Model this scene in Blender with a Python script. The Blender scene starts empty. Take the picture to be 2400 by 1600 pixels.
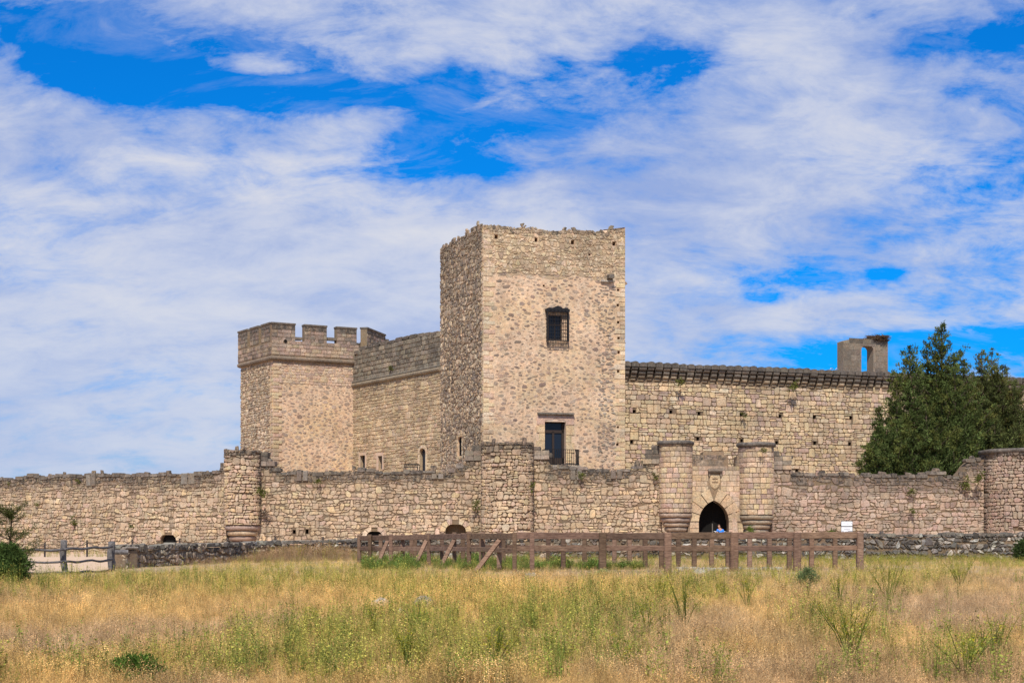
import bpy, math, random
import numpy as np
from mathutils import Vector, Matrix, noise, geometry

# ------------------------------------------------------------------ camera, world, sun, exposure
F, HZ, CZ = 3333.33, 1247.0, 1.3
scn = bpy.context.scene
col = scn.collection
cam = bpy.data.cameras.new("camera"); camo = bpy.data.objects.new("camera", cam); col.objects.link(camo)
camo.location = (0, 0, CZ); camo.rotation_euler = (math.pi/2, 0, 0)
cam.lens = 50; cam.sensor_width = 36; cam.sensor_fit = 'HORIZONTAL'
cam.shift_y = (HZ-800)/2400; cam.clip_start = .2; cam.clip_end = 9000
scn.camera = camo
SUN = Vector((-.05, -.62, .78)).normalized()
sl = bpy.data.lights.new("sun", 'SUN'); so = bpy.data.objects.new("sun", sl); col.objects.link(so)
sl.energy = 4.9; sl.angle = math.radians(.53); sl.color = (1, .94, .85)
so.rotation_euler = SUN.to_track_quat('Z', 'Y').to_euler()
vs = scn.view_settings
vs.view_transform = 'Standard'; vs.look = 'None'; vs.gamma = 1; vs.exposure = 0.10; vs.use_curve_mapping = False

def nd(nt, t, **kw):
    n = nt.nodes.new(t)
    for k, v in kw.items():
        if k.startswith('i_'):
            key = k[2:]
            n.inputs[int(key) if key.isdigit() else key.replace('_', ' ')].default_value = v
        else: setattr(n, k, v)
    return n
def mth(nt, op, a, b=None, clamp=False):
    n = nt.nodes.new('ShaderNodeMath'); n.operation = op; n.use_clamp = clamp
    for i, v in enumerate((a, b)):
        if v is None: continue
        if isinstance(v, (int, float)): n.inputs[i].default_value = v
        else: nt.links.new(v, n.inputs[i])
    return n.outputs[0]
def mixc(nt, fac, a, b, mode='MIX'):
    n = nt.nodes.new('ShaderNodeMix'); n.data_type = 'RGBA'; n.blend_type = mode
    for s, v in ((0, fac), (6, a), (7, b)):
        if isinstance(v, (int, float)): n.inputs[s].default_value = v
        elif isinstance(v, tuple): n.inputs[s].default_value = (*v[:3], 1)
        else: nt.links.new(v, n.inputs[s])
    return n.outputs[2]
def ramp(nt, fac, pts):
    n = nt.nodes.new('ShaderNodeValToRGB'); r = n.color_ramp
    while len(r.elements) < len(pts): r.elements.new(.5)
    for e, (p, c) in zip(r.elements, pts):
        e.position = p; e.color = (c, c, c, 1) if isinstance(c, (int, float)) else (*c, 1)
    nt.links.new(fac, n.inputs[0]); return n.outputs[0]

world = bpy.data.worlds.new("World"); scn.world = world; world.use_nodes = True
wt = world.node_tree; wt.nodes.clear()
SKY_TINT = (.012, .66, 1.50)
def build_sky():
    nt = wt
    out = nd(nt, 'ShaderNodeOutputWorld'); bg = nd(nt, 'ShaderNodeBackground'); bg.inputs[1].default_value = .1
    nt.links.new(bg.outputs[0], out.inputs[0])
    sky = nd(nt, 'ShaderNodeTexSky'); sky.sky_type = 'NISHITA'; sky.sun_disc = False
    sky.sun_elevation = math.asin(SUN.z); sky.sun_rotation = math.atan2(SUN.x, SUN.y)
    blue = mixc(nt, 1.0, sky.outputs[0], SKY_TINT, 'MULTIPLY')
    tc = nd(nt, 'ShaderNodeTexCoord'); vec = tc.outputs['Generated']
    sp = nd(nt, 'ShaderNodeSeparateXYZ'); nt.links.new(vec, sp.inputs[0])
    zz = mth(nt, 'ADD', mth(nt, 'MAXIMUM', sp.outputs[2], 0.0), .42)
    cb = nd(nt, 'ShaderNodeCombineXYZ')
    nt.links.new(mth(nt, 'DIVIDE', sp.outputs[0], zz), cb.inputs[0])
    nt.links.new(mth(nt, 'DIVIDE', sp.outputs[1], zz), cb.inputs[1])
    cb.inputs[2].default_value = 3.1
    P = cb.outputs[0]
    def nz(scale, detail, rough, dist=0.0, off=(0, 0, 0), st=(1, 1, 1)):
        m = nd(nt, 'ShaderNodeMapping'); nt.links.new(P, m.inputs[0]); m.inputs[1].default_value = off; m.inputs[3].default_value = st
        n = nd(nt, 'ShaderNodeTexNoise'); nt.links.new(m.outputs[0], n.inputs[0])
        n.inputs['Scale'].default_value = scale; n.inputs['Detail'].default_value = detail
        n.inputs['Roughness'].default_value = rough; n.inputs['Distortion'].default_value = dist
        return n.outputs[0]
    n1 = nz(4.6, 12, .64, .22, (0, 0, 0), (1, 1.25, 1)); n2 = nz(12, 12, .66, .35, (5, 2, 0), (.8, 1.3, 1)); n3 = nz(3.2, 8, .55, .2, (9, 1, 0), (1, 1.6, 1))
    cov = mth(nt, 'ADD', mth(nt, 'MULTIPLY', mth(nt, 'SUBTRACT', n1, .5), 2.7), mth(nt, 'MULTIPLY', mth(nt, 'SUBTRACT', n2, .5), 2.1))
    cov = mth(nt, 'ADD', cov, .34)
    # openings and thick banks of this day's cloud layer (direction, half-widths in px, weight)
    blobs = [(60, 60, 260, 105, -.72), (230, 165, 230, 80, -.56), (480, 215, 330, 58, -.70), (640, 115, 190, 40, -.34), (1040, 320, 175, 100, -.80), (900, 395, 130, 45, -.52), (1110, 215, 170, 45, -.42), (330, 60, 240, 60, -.22), (760, 215, 200, 50, -.42), (960, 250, 160, 60, -.25), (200, 900, 420, 260, .30), (620, 150, 70, 24, .25), (1200, 400, 90, 30, -.3),
             (1450, 160, 230, 50, -.42), (1320, 285, 80, 26, -.45), (2280, 95, 220, 48, -.62), (2290, 430, 120, 90, -.45), (2030, 40, 90, 22, -.4), (2290, 200, 110, 70, -.30), (1450, 120, 260, 60, -.2),
             (2270, 815, 300, 70, -.95), (1960, 660, 110, 32, -.55), (1780, 700, 60, 16, -.55), (2085, 640, 50, 18, -.55), (1950, 850, 240, 42, -.62), (2350, 590, 80, 20, -.3), (1620, 700, 100, 20, -.2),
             (110, 340, 260, 80, .35), (600, 700, 750, 300, .55), (1700, 330, 280, 160, .35), (600, 155, 130, 26, .35), (1000, 60, 560, 60, .3), (860, 275, 90, 45, .35), (1500, 560, 500, 110, .3), (2000, 760, 400, 24, .3)]
    for px, py, sx, sy, w in blobs:
        c = Vector(((px-1200), F, (HZ-py))); L = c.length; c.normalize()
        r = Vector((c.y, -c.x, 0)).normalized(); u = r.cross(c)
        def dt(v, k):
            n = nd(nt, 'ShaderNodeVectorMath', operation='DOT_PRODUCT'); nt.links.new(vec, n.inputs[0]); n.inputs[1].default_value = v*k
            return n.outputs['Value']
        a = dt(r, L/sx); b = dt(u, L/sy); fr = dt(c, 1)
        e = mth(nt, 'EXPONENT', mth(nt, 'MULTIPLY', mth(nt, 'ADD', mth(nt, 'MULTIPLY', a, a), mth(nt, 'MULTIPLY', b, b)), -1.0))
        e = mth(nt, 'MULTIPLY', e, mth(nt, 'GREATER_THAN', fr, 0.0))
        cov = mth(nt, 'ADD', cov, mth(nt, 'MULTIPLY', e, w))
    dens = ramp(nt, mth(nt, 'ADD', cov, 0.20), [(0, .0), (.05, .07), (.20, .33), (.42, .66), (.72, .88), (1, .96)])
    shade = mth(nt, 'ADD', mth(nt, 'MULTIPLY', n3, .70), mth(nt, 'MULTIPLY', n2, .30))
    shade = mth(nt, 'ADD', shade, mth(nt, 'MULTIPLY', cov, .10))
    ccol = ramp(nt, shade, [(.42, (.40, .51, .84)), (.53, (.52, .61, .88)), (.61, (.66, .72, .91)), (.71, (.80, .82, .92)), (.84, (.93, .92, .93))])
    ccol = mixc(nt, 1.0, ccol, (8.0, 8.0, 8.0), 'MULTIPLY')
    wsp = ramp(nt, nz(9, 12, .68, .6, (3, 8, 0), (.7, 1.5, 1)), [(.50, 0), (.62, .22), (.72, .55)])
    dens = mth(nt, 'MAXIMUM', dens, wsp)
    low = mth(nt, 'MULTIPLY', mth(nt, 'SUBTRACT', 1.0, mth(nt, 'MULTIPLY', sp.outputs[2], 4.6), True), .8, True)
    ccol = mixc(nt, low, ccol, (5.3, 5.95, 7.5))
    fin = mixc(nt, dens, blue, ccol)
    nt.links.new(fin, bg.inputs[0])
build_sky()

# ------------------------------------------------------------------ helpers
WL = {}
def link(o, parent=None, wl=(0, 0, 0)):
    col.objects.link(o); wl = Vector(wl); WL[o.name] = wl
    if parent is not None:
        o.parent = parent; o.location = wl - WL[parent.name]
    else: o.location = wl
    return o
def tag(o, label=None, cat=None, group=None, kind=None):
    if label: o['label'] = label
    if cat: o['category'] = cat
    if group: o['group'] = group
    if kind: o['kind'] = kind
    return o
def thing(name, label, cat, loc, group=None, kind=None):
    return tag(link(bpy.data.objects.new(name, None), None, loc), label, cat, group, kind or 'thing')
def mesh_obj(name, verts, faces, mat, parent=None, tint=None, smooth=False, origin=None, quads=None):
    V = np.asarray(verts, dtype=np.float64).reshape(-1, 3)
    if origin is None: origin = V.mean(0) if len(V) else np.zeros(3)
    origin = np.asarray(origin, dtype=float)
    me = bpy.data.meshes.new(name)
    V = V-origin
    if isinstance(faces, np.ndarray):
        k = faces.shape[1]; nf = len(faces)
        me.vertices.add(len(V)); me.vertices.foreach_set('co', V.ravel().astype(np.float32))
        me.loops.add(nf*k); me.loops.foreach_set('vertex_index', faces.ravel().astype(np.int32))
        me.polygons.add(nf); me.polygons.foreach_set('loop_start', (np.arange(nf)*k).astype(np.int32))
        me.update(calc_edges=True)
    else:
        me.from_pydata(V.tolist(), [], faces)
    if tint is not None:
        T = np.asarray(tint, dtype=np.float32)
        if T.ndim == 1: T = np.tile(T, (len(V), 1))
        a = me.attributes.new('tint', 'FLOAT_COLOR', 'POINT'); a.data.foreach_set('color', T.ravel())
    if smooth: me.polygons.foreach_set('use_smooth', [True]*len(me.polygons))
    if mat is not None: me.materials.append(mat)
    return link(bpy.data.objects.new(name, me), parent, origin)
class MB:
    def __init__(s): s.v = []; s.f = []; s.t = []
    def add(s, v, f, t=(1, 1, 1, 0)):
        b = len(s.v); s.v += [tuple(p) for p in v]; s.f += [[i+b for i in q] for q in f]
        s.t += list(t) if (len(t) and hasattr(t[0], '__len__')) else [t]*len(v)
    def box(s, c, size, ux=Vector((1, 0, 0)), uz=Vector((0, 0, 1)), t=(1, 1, 1, 0), taper=1.0):
        c = Vector(c); ux = Vector(ux).normalized(); uz = Vector(uz).normalized(); uy = uz.cross(ux).normalized(); ux = uy.cross(uz)
        v = []
        for k in (-.5, .5):
            tp = taper if k > 0 else 1
            for i, j in ((-.5, -.5), (.5, -.5), (.5, .5), (-.5, .5)):
                v.append(c+ux*i*size[0]*tp+uy*j*size[1]*tp+uz*k*size[2])
        s.add(v, [[3, 2, 1, 0], [4, 5, 6, 7], [0, 1, 5, 4], [1, 2, 6, 5], [2, 3, 7, 6], [3, 0, 4, 7]], t)
    def tube(s, pts, rad, n=6, t=(1, 1, 1, 0), cap=True):
        pts = [Vector(p) for p in pts]; m = len(pts)
        if not hasattr(rad, '__len__'): rad = [rad]*m
        v = []; f = []
        for i, p in enumerate(pts):
            d = (pts[min(i+1, m-1)]-pts[max(i-1, 0)]).normalized()
            a = d.orthogonal().normalized() if abs(d.z) > .9 else d.cross(Vector((0, 0, 1))).normalized()
            if i and (a.dot(pa) < 0): a = -a
            pa = a; b = d.cross(a)
            for k in range(n):
                w = 2*math.pi*k/n; v.append(p+(a*math.cos(w)+b*math.sin(w))*rad[i])
        for i in range(m-1):
            for k in range(n):
                q = (k+1) % n; f.append([i*n+k, i*n+q, (i+1)*n+q, (i+1)*n+k])
        if cap: f += [list(range(n))[::-1], [(m-1)*n+k for k in range(n)]]
        s.add(v, f, t)
    def build(s, name, mat, parent=None, smooth=False, origin=None):
        return mesh_obj(name, s.v, s.f, mat, parent, tint=s.t, smooth=smooth, origin=origin)
def interp(P, x):
    if x <= P[0][0]: return P[0][1]
    for (a, b), (c, d) in zip(P, P[1:]):
        if x <= c: return b+(d-b)*(x-a)/max(c-a, 1e-9)
    return P[-1][1]
def at(px, Y): return Vector(((px-1200)/F*Y, Y))
def zpx(py, Y): return CZ+(HZ-py)/F*Y
def sm(a, b, x):
    t = min(1, max(0, (x-a)/(b-a))); return t*t*(3-2*t)

# ------------------------------------------------------------------ materials
def new_mat(name):
    m = bpy.data.materials.new(name); m.use_nodes = True; nt = m.node_tree
    b = nt.nodes['Principled BSDF']; b.inputs['Roughness'].default_value = .9; b.inputs['Specular IOR Level'].default_value = .15
    return m, nt, b
def pos_noise(nt, scale, detail=6, rough=.6, st=None):
    g = nd(nt, 'ShaderNodeNewGeometry'); v = g.outputs['Position']
    if st:
        mp = nd(nt, 'ShaderNodeMapping'); nt.links.new(v, mp.inputs[0]); mp.inputs[3].default_value = st; v = mp.outputs[0]
    n = nd(nt, 'ShaderNodeTexNoise'); nt.links.new(v, n.inputs[0])
    n.inputs['Scale'].default_value = scale; n.inputs['Detail'].default_value = detail; n.inputs['Roughness'].default_value = rough
    return n.outputs[0]
def add_bump(nt, b, h, strength, dist):
    bp = nd(nt, 'ShaderNodeBump'); bp.inputs['Strength'].default_value = strength; bp.inputs['Distance'].default_value = dist
    nt.links.new(h, bp.inputs['Height']); nt.links.new(bp.outputs[0], b.inputs['Normal'])
def stone_material(name, base=None, var=.55, bump=.8, bd=.06, grain=9, streak=True):
    """colour from the tint attribute (its alpha = how far lichen and weather have darkened the stone)"""
    m, nt, b = new_mat(name)
    if base is None:
        at_ = nd(nt, 'ShaderNodeAttribute', attribute_name='tint'); c = at_.outputs['Color']; wea = at_.outputs['Alpha']
    else: c = base; wea = None
    big = ramp(nt, pos_noise(nt, .35, 4, .6), [(.3, 1-var*.35), (.7, 1+var*.25)])
    fine = ramp(nt, pos_noise(nt, grain, 8, .75), [(.28, 1-var*.95), (.5, 1.0), (.74, 1+var*.55)])
    c = mixc(nt, 1.0, c, big, 'MULTIPLY'); c = mixc(nt, 1.0, c, fine, 'MULTIPLY')
    warm = ramp(nt, pos_noise(nt, 2.1, 5, .6), [(.35, (1.06, .97, .90)), (.65, (.96, 1.0, 1.02))])
    c = mixc(nt, 1.0, c, warm, 'MULTIPLY')
    if wea is not None:
        li = ramp(nt, pos_noise(nt, 3.2, 8, .72), [(.32, 0), (.62, 1)])
        f = mth(nt, 'MULTIPLY', wea, mth(nt, 'ADD', mth(nt, 'MULTIPLY', li, .75), .35), True)
        c = mixc(nt, f, c, (.060, .052, .045))
        pale = ramp(nt, pos_noise(nt, 5.5, 6, .7), [(.60, 0), (.70, 1)])
        c = mixc(nt, mth(nt, 'MULTIPLY', mth(nt, 'MULTIPLY', pale, wea), .55), c, (.42, .40, .35))
        if streak:
            st = ramp(nt, pos_noise(nt, 1.0, 5, .6, (2.4, 2.4, .22)), [(.56, 0), (.75, .5)])
            c = mixc(nt, st, c, (.13, .10, .075))
    if wea is None:
        st = ramp(nt, pos_noise(nt, 1.0, 6, .65, (1.6, 1.6, .30)), [(.50, 0), (.72, .38)]); c = mixc(nt, st, c, (.24, .175, .13))
        ye = ramp(nt, pos_noise(nt, .28, 5, .6), [(.45, 0), (.65, .55)]); c = mixc(nt, 1.0, c, mixc(nt, ye, (1, 1, 1), (.95, .97, .80)), 'MULTIPLY')
    nt.links.new(c, b.inputs['Base Color'])
    h = mth(nt, 'ADD', pos_noise(nt, grain*.45, 8, .7), mth(nt, 'MULTIPLY', pos_noise(nt, grain*2.2, 4, .6), .35))
    add_bump(nt, b, h, bump, bd)
    return m
M_STONE = stone_material('weathered_sandstone', None, .72, .9, .07)
M_MORT_DARK = stone_material('recessed_joint_earth', (.18, .13, .088), .5, .8, .05)
M_MORT_PINK = stone_material('pink_lime_mortar', (.595, .43, .295), .5, 1.0, .10, 4)
M_MORT_TAN = stone_material('tan_lime_mortar', (.40, .30, .20), .4, .8, .06)
M_MORT_LT = stone_material('light_joint_mortar', (.24, .175, .12), .45, .8, .05)
def plain(name, rgb, rough=.6, metal=0, var=.25, grain=12, bump=.3, bd=.01, spec=.3):
    m, nt, b = new_mat(name)
    c = mixc(nt, 1.0, rgb, ramp(nt, pos_noise(nt, grain, 5, .6), [(.3, 1-var), (.7, 1+var)]), 'MULTIPLY')
    nt.links.new(c, b.inputs['Base Color']); b.inputs['Roughness'].default_value = rough; b.inputs['Metallic'].default_value = metal
    b.inputs['Specular IOR Level'].default_value = spec
    if bump: add_bump(nt, b, pos_noise(nt, grain*2, 5, .6), bump, bd)
    return m
M_IRON = plain('wrought_iron', (.018, .017, .018), .55, .4)
M_DARKWOOD = plain('dark_door_wood', (.035, .022, .016), .6)
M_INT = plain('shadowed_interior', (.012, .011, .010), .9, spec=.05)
M_REVEAL = stone_material('pale_reveal_plaster', (.56, .42, .32), .25, .4, .03)
M_BLUE = plain('blue_cotton', (.03, .22, .75), .8, var=.1)
M_SKIN = plain('skin', (.45, .24, .16), .6, var=.05)
M_HAIR = plain('brown_hair', (.05, .025, .015), .6)
M_JEAN = plain('dark_trousers', (.03, .035, .06), .85)
M_SIGN = plain('white_sign_face', (.78, .79, .80), .45, var=.05, bump=0)
M_SIGNBAR = plain('black_sign_print', (.02, .02, .025), .5, bump=0)
M_SIGNGREY = plain('grey_sign_print', (.38, .39, .42), .5, bump=0)
M_STEEL = plain('steel_tube', (.6, .6, .62), .3, .9, bump=0)
M_ROPE = plain('rope', (.10, .08, .06), .9)
def glass_mat():
    m, nt, b = new_mat('dark_window_glass')
    b.inputs['Base Color'].default_value = (.012, .018, .030, 1); b.inputs['Roughness'].default_value = .12; b.inputs['Specular IOR Level'].default_value = .22
    return m
M_GLASS = glass_mat()
def wood_mat(name, a, b_, sc=1.0, axis=(1, 1, 1)):
    m, nt, b = new_mat(name)
    at_ = nd(nt, 'ShaderNodeAttribute', attribute_name='tint')
    n = pos_noise(nt, 5*sc, 8, .7, axis); n2 = pos_noise(nt, 1.3, 4, .6)
    c = mixc(nt, ramp(nt, n, [(.35, 0), (.65, 1)]), a, b_)
    c = mixc(nt, 1.0, c, ramp(nt, n2, [(.3, .75), (.7, 1.2)]), 'MULTIPLY'); c = mixc(nt, 1.0, c, at_.outputs['Color'], 'MULTIPLY')
    nt.links.new(c, b.inputs['Base Color']); add_bump(nt, b, n, .5, .02); return m
M_TIMBER = wood_mat('brown_treated_timber', (.105, .062, .043), (.245, .158, .110), 1.6, (.6, .6, 3))
M_POLE = wood_mat('grey_weathered_pole', (.06, .055, .055), (.18, .165, .155), 2.5)
M_TRUNK = wood_mat('bark', (.05, .035, .025), (.12, .09, .065), 2)
def leaf_mat(name, trans=.25, var=.35, attr='tint', instancer=False, sc=1.2):
    m = bpy.data.materials.new(name); m.use_nodes = True; nt = m.node_tree; nt.nodes.clear()
    out = nd(nt, 'ShaderNodeOutputMaterial')
    a = nd(nt, 'ShaderNodeAttribute', attribute_name=attr); c = a.outputs['Color']
    if instancer:
        a2 = nd(nt, 'ShaderNodeAttribute', attribute_name='itint'); a2.attribute_type = 'INSTANCER'
        c = mixc(nt, 1.0, c, a2.outputs['Color'], 'MULTIPLY')
    else:
        c = mixc(nt, 1.0, c, ramp(nt, pos_noise(nt, sc, 4, .6), [(.3, 1-var), (.7, 1+var)]), 'MULTIPLY')
    d = nd(nt, 'ShaderNodeBsdfDiffuse'); t = nd(nt, 'ShaderNodeBsdfTranslucent'); mx = nd(nt, 'ShaderNodeMixShader'); mx.inputs[0].default_value = trans
    nt.links.new(c, d.inputs[0]); nt.links.new(c, t.inputs[0]); nt.links.new(d.outputs[0], mx.inputs[1]); nt.links.new(t.outputs[0], mx.inputs[2])
    nt.links.new(mx.outputs[0], out.inputs[0]); return m
M_LEAF = leaf_mat('conifer_needles', .2, .45)
M_WEED = leaf_mat('weed_leaves', .35, .3)
M_GRASS = leaf_mat('grass_blades', .3, instancer=True)

# ------------------------------------------------------------------ ground
LW = [at(262, 51.4), at(294, 51), at(600, 64), at(1000, 72), at(1500, 70), at(2030, 66), at(2650, 68)]   # line of the dry stone wall
def lwy(x):
    P = [(p.x, p.y) for p in LW]
    if x < P[0][0]: return 46.5
    return interp(P, x)
def gz(x, y):
    back = -.5+.35*sm(-30, 12, x)
    z = back*sm(70, 108, y)
    if y < 62:
        k = sm(64, 52, y) if y > 52 else 1
        z += k*(.09*noise.noise((x*.16, y*.16, 0))+.035*noise.noise((x*.7, y*.7, 4)))
    z += .10*math.exp(-((y-22)/3.5)**2)*noise.noise((x*.12, 3, 9))
    return z
def build_ground():
    ys = np.concatenate([np.linspace(-60, 8, 18), np.linspace(8.5, 76, 215), np.linspace(77, 180, 56), np.geomspace(190, 6500, 26)])
    xs = np.concatenate([-np.geomspace(5000, 62, 22), np.linspace(-60, 60, 241), np.geomspace(62, 5000, 22)])
    V = []; T = []
    for y in ys:
        for x in xs:
            V.append((x, y, gz(x, y)))
            edge = lwy(x)+.6*noise.noise((x*.6, 0, 0))
            s = sm(edge-.3, edge+.6, y) if x > -14.3 else sm(45.2, 46.0, y+.5*noise.noise((x*.8, 1, 1)))
            T.append((s, 0, 0, 1))
    nx = len(xs); f = []
    for j in range(len(ys)-1):
        a = np.arange(nx-1)+j*nx; f.append(np.stack([a, a+1, a+1+nx, a+nx], 1))
    m, nt, b = new_mat('dry_field_earth')
    at_ = nd(nt, 'ShaderNodeAttribute', attribute_name='tint'); sp = nd(nt, 'ShaderNodeSeparateColor'); nt.links.new(at_.outputs['Color'], sp.inputs[0])
    n1 = pos_noise(nt, .5, 6, .65); n2 = pos_noise(nt, 14, 6, .75, (1, .5, 1)); n3 = pos_noise(nt, 2.5, 5, .6)
    straw = mixc(nt, ramp(nt, n1, [(.35, 0), (.65, 1)]), (.36, .26, .16), (.46, .34, .19))
    straw = mixc(nt, ramp(nt, n3, [(.4, 0), (.7, .6)]), straw, (.26, .19, .14))
    straw = mixc(nt, 1.0, straw, ramp(nt, n2, [(.3, .55), (.7, 1.3)]), 'MULTIPLY')
    sand = mixc(nt, ramp(nt, n3, [(.3, 0), (.7, 1)]), (.52, .365, .245), (.58, .42, .285))
    sand = mixc(nt, 1.0, sand, ramp(nt, n2, [(.3, .88), (.7, 1.08)]), 'MULTIPLY')
    nt.links.new(mixc(nt, sp.outputs[0], straw, sand), b.inputs['Base Color'])
    add_bump(nt, b, n2, .6, .04)
    o = mesh_obj('ground', V, np.concatenate(f), m, tint=T, smooth=True, origin=(0, 0, 0))
    o['kind'] = 'structure'
build_ground()

# ------------------------------------------------------------------ masonry
class Seg:
    """a straight vertical wall face from P to Q (plan), outward normal towards the viewer when P is on the left"""
    def __init__(s, P, Q):
        s.P = Vector(P); s.Q = Vector(Q); s.L = (s.Q-s.P).length; s.U = (s.Q-s.P)/s.L; s.N = Vector((s.U.y, -s.U.x))
        s.s0, s.s1 = 0, s.L
    def pt(s, u, z, d=0):
        p = s.P+s.U*u+s.N*d; return (p.x, p.y, z)
    def u(s, px):
        k = (px-1200)/F; den = s.U.x-k*s.U.y
        return (k*s.P.y-s.P.x)/den
    def z(s, px, py): return zpx(py, (s.P+s.U*s.u(px)).y)
    def uz(s, px, py): return s.u(px), s.z(px, py)
    def prof(s, pts, amp=0, fr=1.2, seed=0):
        P = [(s.u(a), s.z(a, b)) for a, b in pts]
        return lambda u: interp(P, u)+(amp*noise.noise((u*fr, seed*7.7, 0)) if amp else 0)
    def hole(s, x0, y0, x1, y1):
        u0, u1 = s.u(x0), s.u(x1); xm = (x0+x1)/2
        return (u0, s.z(xm, y1), u1, s.z(xm, y0))
class Cyl:
    def __init__(s, cx, cy, r, a0=-.35, a1=math.pi+.35):
        s.c = Vector((cx, cy)); s.r = r; s.s0, s.s1 = a0*r, a1*r; s.L = s.s1-s.s0
    def pt(s, u, z, d=0):
        a = u/s.r; return (s.c.x-(s.r+d)*math.cos(a), s.c.y-(s.r+d)*math.sin(a), z)
def area(p): return abs(sum(p[i][0]*p[(i+1) % len(p)][1]-p[(i+1) % len(p)][0]*p[i][1] for i in range(len(p))))/2
def clip(p, f):
    out = []
    for i in range(len(p)):
        a, b = p[i], p[(i+1) % len(p)]; fa, fb = f(a), f(b)
        if fa >= 0: out.append(a)
        if (fa >= 0) != (fb >= 0):
            t = fa/(fa-fb); out.append((a[0]+(b[0]-a[0])*t, a[1]+(b[1]-a[1])*t))
    return out
def cut_holes(p, holes, mg=.04):
    for (a, b, c, d) in holes:
        a, b, c, d = a-mg, b-mg, c+mg, d+mg
        if max(q[0] for q in p) <= a or min(q[0] for q in p) >= c or max(q[1] for q in p) <= b or min(q[1] for q in p) >= d: continue
        A0 = area(p)
        cs = [clip(p, lambda q: a-q[0]), clip(p, lambda q: q[0]-c), clip(p, lambda q: b-q[1]), clip(p, lambda q: q[1]-d)]
        p = max(cs, key=lambda q: area(q) if len(q) > 2 else 0)
        if len(p) < 3 or area(p) < .3*A0: return None
    return p
def round_poly(q, R, ch, jit):
    n = len(q); out = []
    for i in range(n):
        a, b, c = q[i-1], q[i], q[(i+1) % n]
        for o in (a, c):
            t = R.uniform(.5, 1.2)*ch; L = math.hypot(o[0]-b[0], o[1]-b[1]) or 1; t = min(t/L, .42)
            out.append((b[0]+(o[0]-b[0])*t+R.uniform(-jit, jit), b[1]+(o[1]-b[1])*t+R.uniform(-jit, jit)))
    return out
def courses(s0, s1, zb, top, h=(.25, .45), w=(.35, .9), wav=.05, gap=.055, ch=.09, jit=.015, split=.14, big=.10, seed=0, holes=(), slant=.05, ztop=None):
    R = random.Random(seed); out = []
    zt = ztop or max(top(s0+(s1-s0)*i/60) for i in range(61)); zs = [zb]
    while zs[-1] < zt+h[1]: zs.append(zs[-1]+R.uniform(*h))
    def ln(k, u): return zs[k]+wav*2*noise.noise((u*.55, k*3.7, seed))+wav*noise.noise((u*2.3, k*5.1, seed+3))
    res = []
    for k in range(len(zs)-2):
        iv = []; a = s0
        for (x, y) in sorted(res):
            if x > a+.05: iv.append((a, x))
            a = max(a, y)
        if a < s1-.02: iv.append((a, s1))
        res = []
        hk = zs[k+1]-zs[k]
        for (a, b) in iv:
            cuts = [a]
            while cuts[-1] < b:
                nx = cuts[-1]+R.uniform(*w)*(.75+.6*R.random()**2)
                if b-nx < w[0]*.6: nx = b
                cuts.append(nx)
            sl = [0]+[R.uniform(-slant, slant) for _ in cuts[1:-1]]+[0]
            for i in range(len(cuts)-1):
                ua, ub = cuts[i], cuts[i+1]; sa, sb = sl[i], sl[i+1]
                if ub-ua < .08: continue
                um = (ua+ub)/2; mid = (ln(k, um)+ln(k+1, um))/2
                if mid > top(um): continue
                rr = R.random(); parts = []
                if rr < big and 0 < i < len(cuts)-2 and ub-ua > 1.1*hk:
                    parts = [(k, k+2, 0)]; res.append((ua, ub))
                elif rr < big+split and hk > .27 and ub-ua > .3:
                    parts = [(k, k+1, 1), (k, k+1, 2)]
                else: parts = [(k, k+1, 0)]
                for (ka, kb, md) in parts:
                    g = gap*.5
                    def lo(u): return ln(ka, u) if md != 2 else (ln(ka, u)*.48+ln(kb, u)*.52)
                    def hi(u): return ln(kb, u) if md != 1 else (ln(ka, u)*.48+ln(kb, u)*.52)
                    q = [(ua-sa+g, lo(ua)+g), (ub-sb-g, lo(ub)+g), (ub+sb-g, hi(ub)-g), (ua+sa+g, hi(ua)-g)]
                    if q[3][1]-q[0][1] < .07 or q[2][1]-q[1][1] < .07: continue
                    c2 = min(ch, .38*(q[3][1]-q[0][1]), .38*(ub-ua))
                    if jit > .015:
                        th = R.uniform(-.07, .07); mx, my = (q[0][0]+q[2][0])/2, (q[0][1]+q[2][1])/2
                        q = [(mx+(x-mx)*math.cos(th)-(y-my)*math.sin(th), my+(x-mx)*math.sin(th)+(y-my)*math.cos(th)) for x, y in q]
                    p = round_poly(q, R, c2*R.uniform(.5, 1.3), jit)
                    p = cut_holes(p, holes)
                    if p: out.append(p)
    return out
def blobs_poly(s0, s1, z0, z1, n, rmin, rmax, seed, holes, ok=None):
    R = random.Random(seed); out = []; grid = {}
    for _ in range(n):
        u, z = R.uniform(s0, s1), R.uniform(z0, z1); r = rmin+(rmax-rmin)*R.random()**1.7
        if ok and not ok(u, z, R): continue
        a, b = r*R.uniform(.9, 1.45), r*R.uniform(.42, .8)
        key = (int(u/.9), int(z/.9)); bad = False
        for i in (-1, 0, 1):
            for j in (-1, 0, 1):
                for (x, y, p, q) in grid.get((key[0]+i, key[1]+j), ()):
                    if ((u-x)/(a+p+.02))**2+((z-y)/(b+q+.02))**2 < 1: bad = True; break
        if bad: continue
        grid.setdefault(key, []).append((u, z, a, b))
        th = R.uniform(-.35, .35); p = []
        m = R.choice((5, 6, 6, 7))
        for i in range(m):
            t = 2*math.pi*(i+R.uniform(-.25, .25))/m; k = R.uniform(.75, 1.18)
            x, y = a*math.cos(t)*k, b*math.sin(t)*k
            p.append((u+x*math.cos(th)-y*math.sin(th), z+x*math.sin(th)+y*math.cos(th)))
        p = cut_holes(p, holes)
        if p: out.append(p)
    return out
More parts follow.
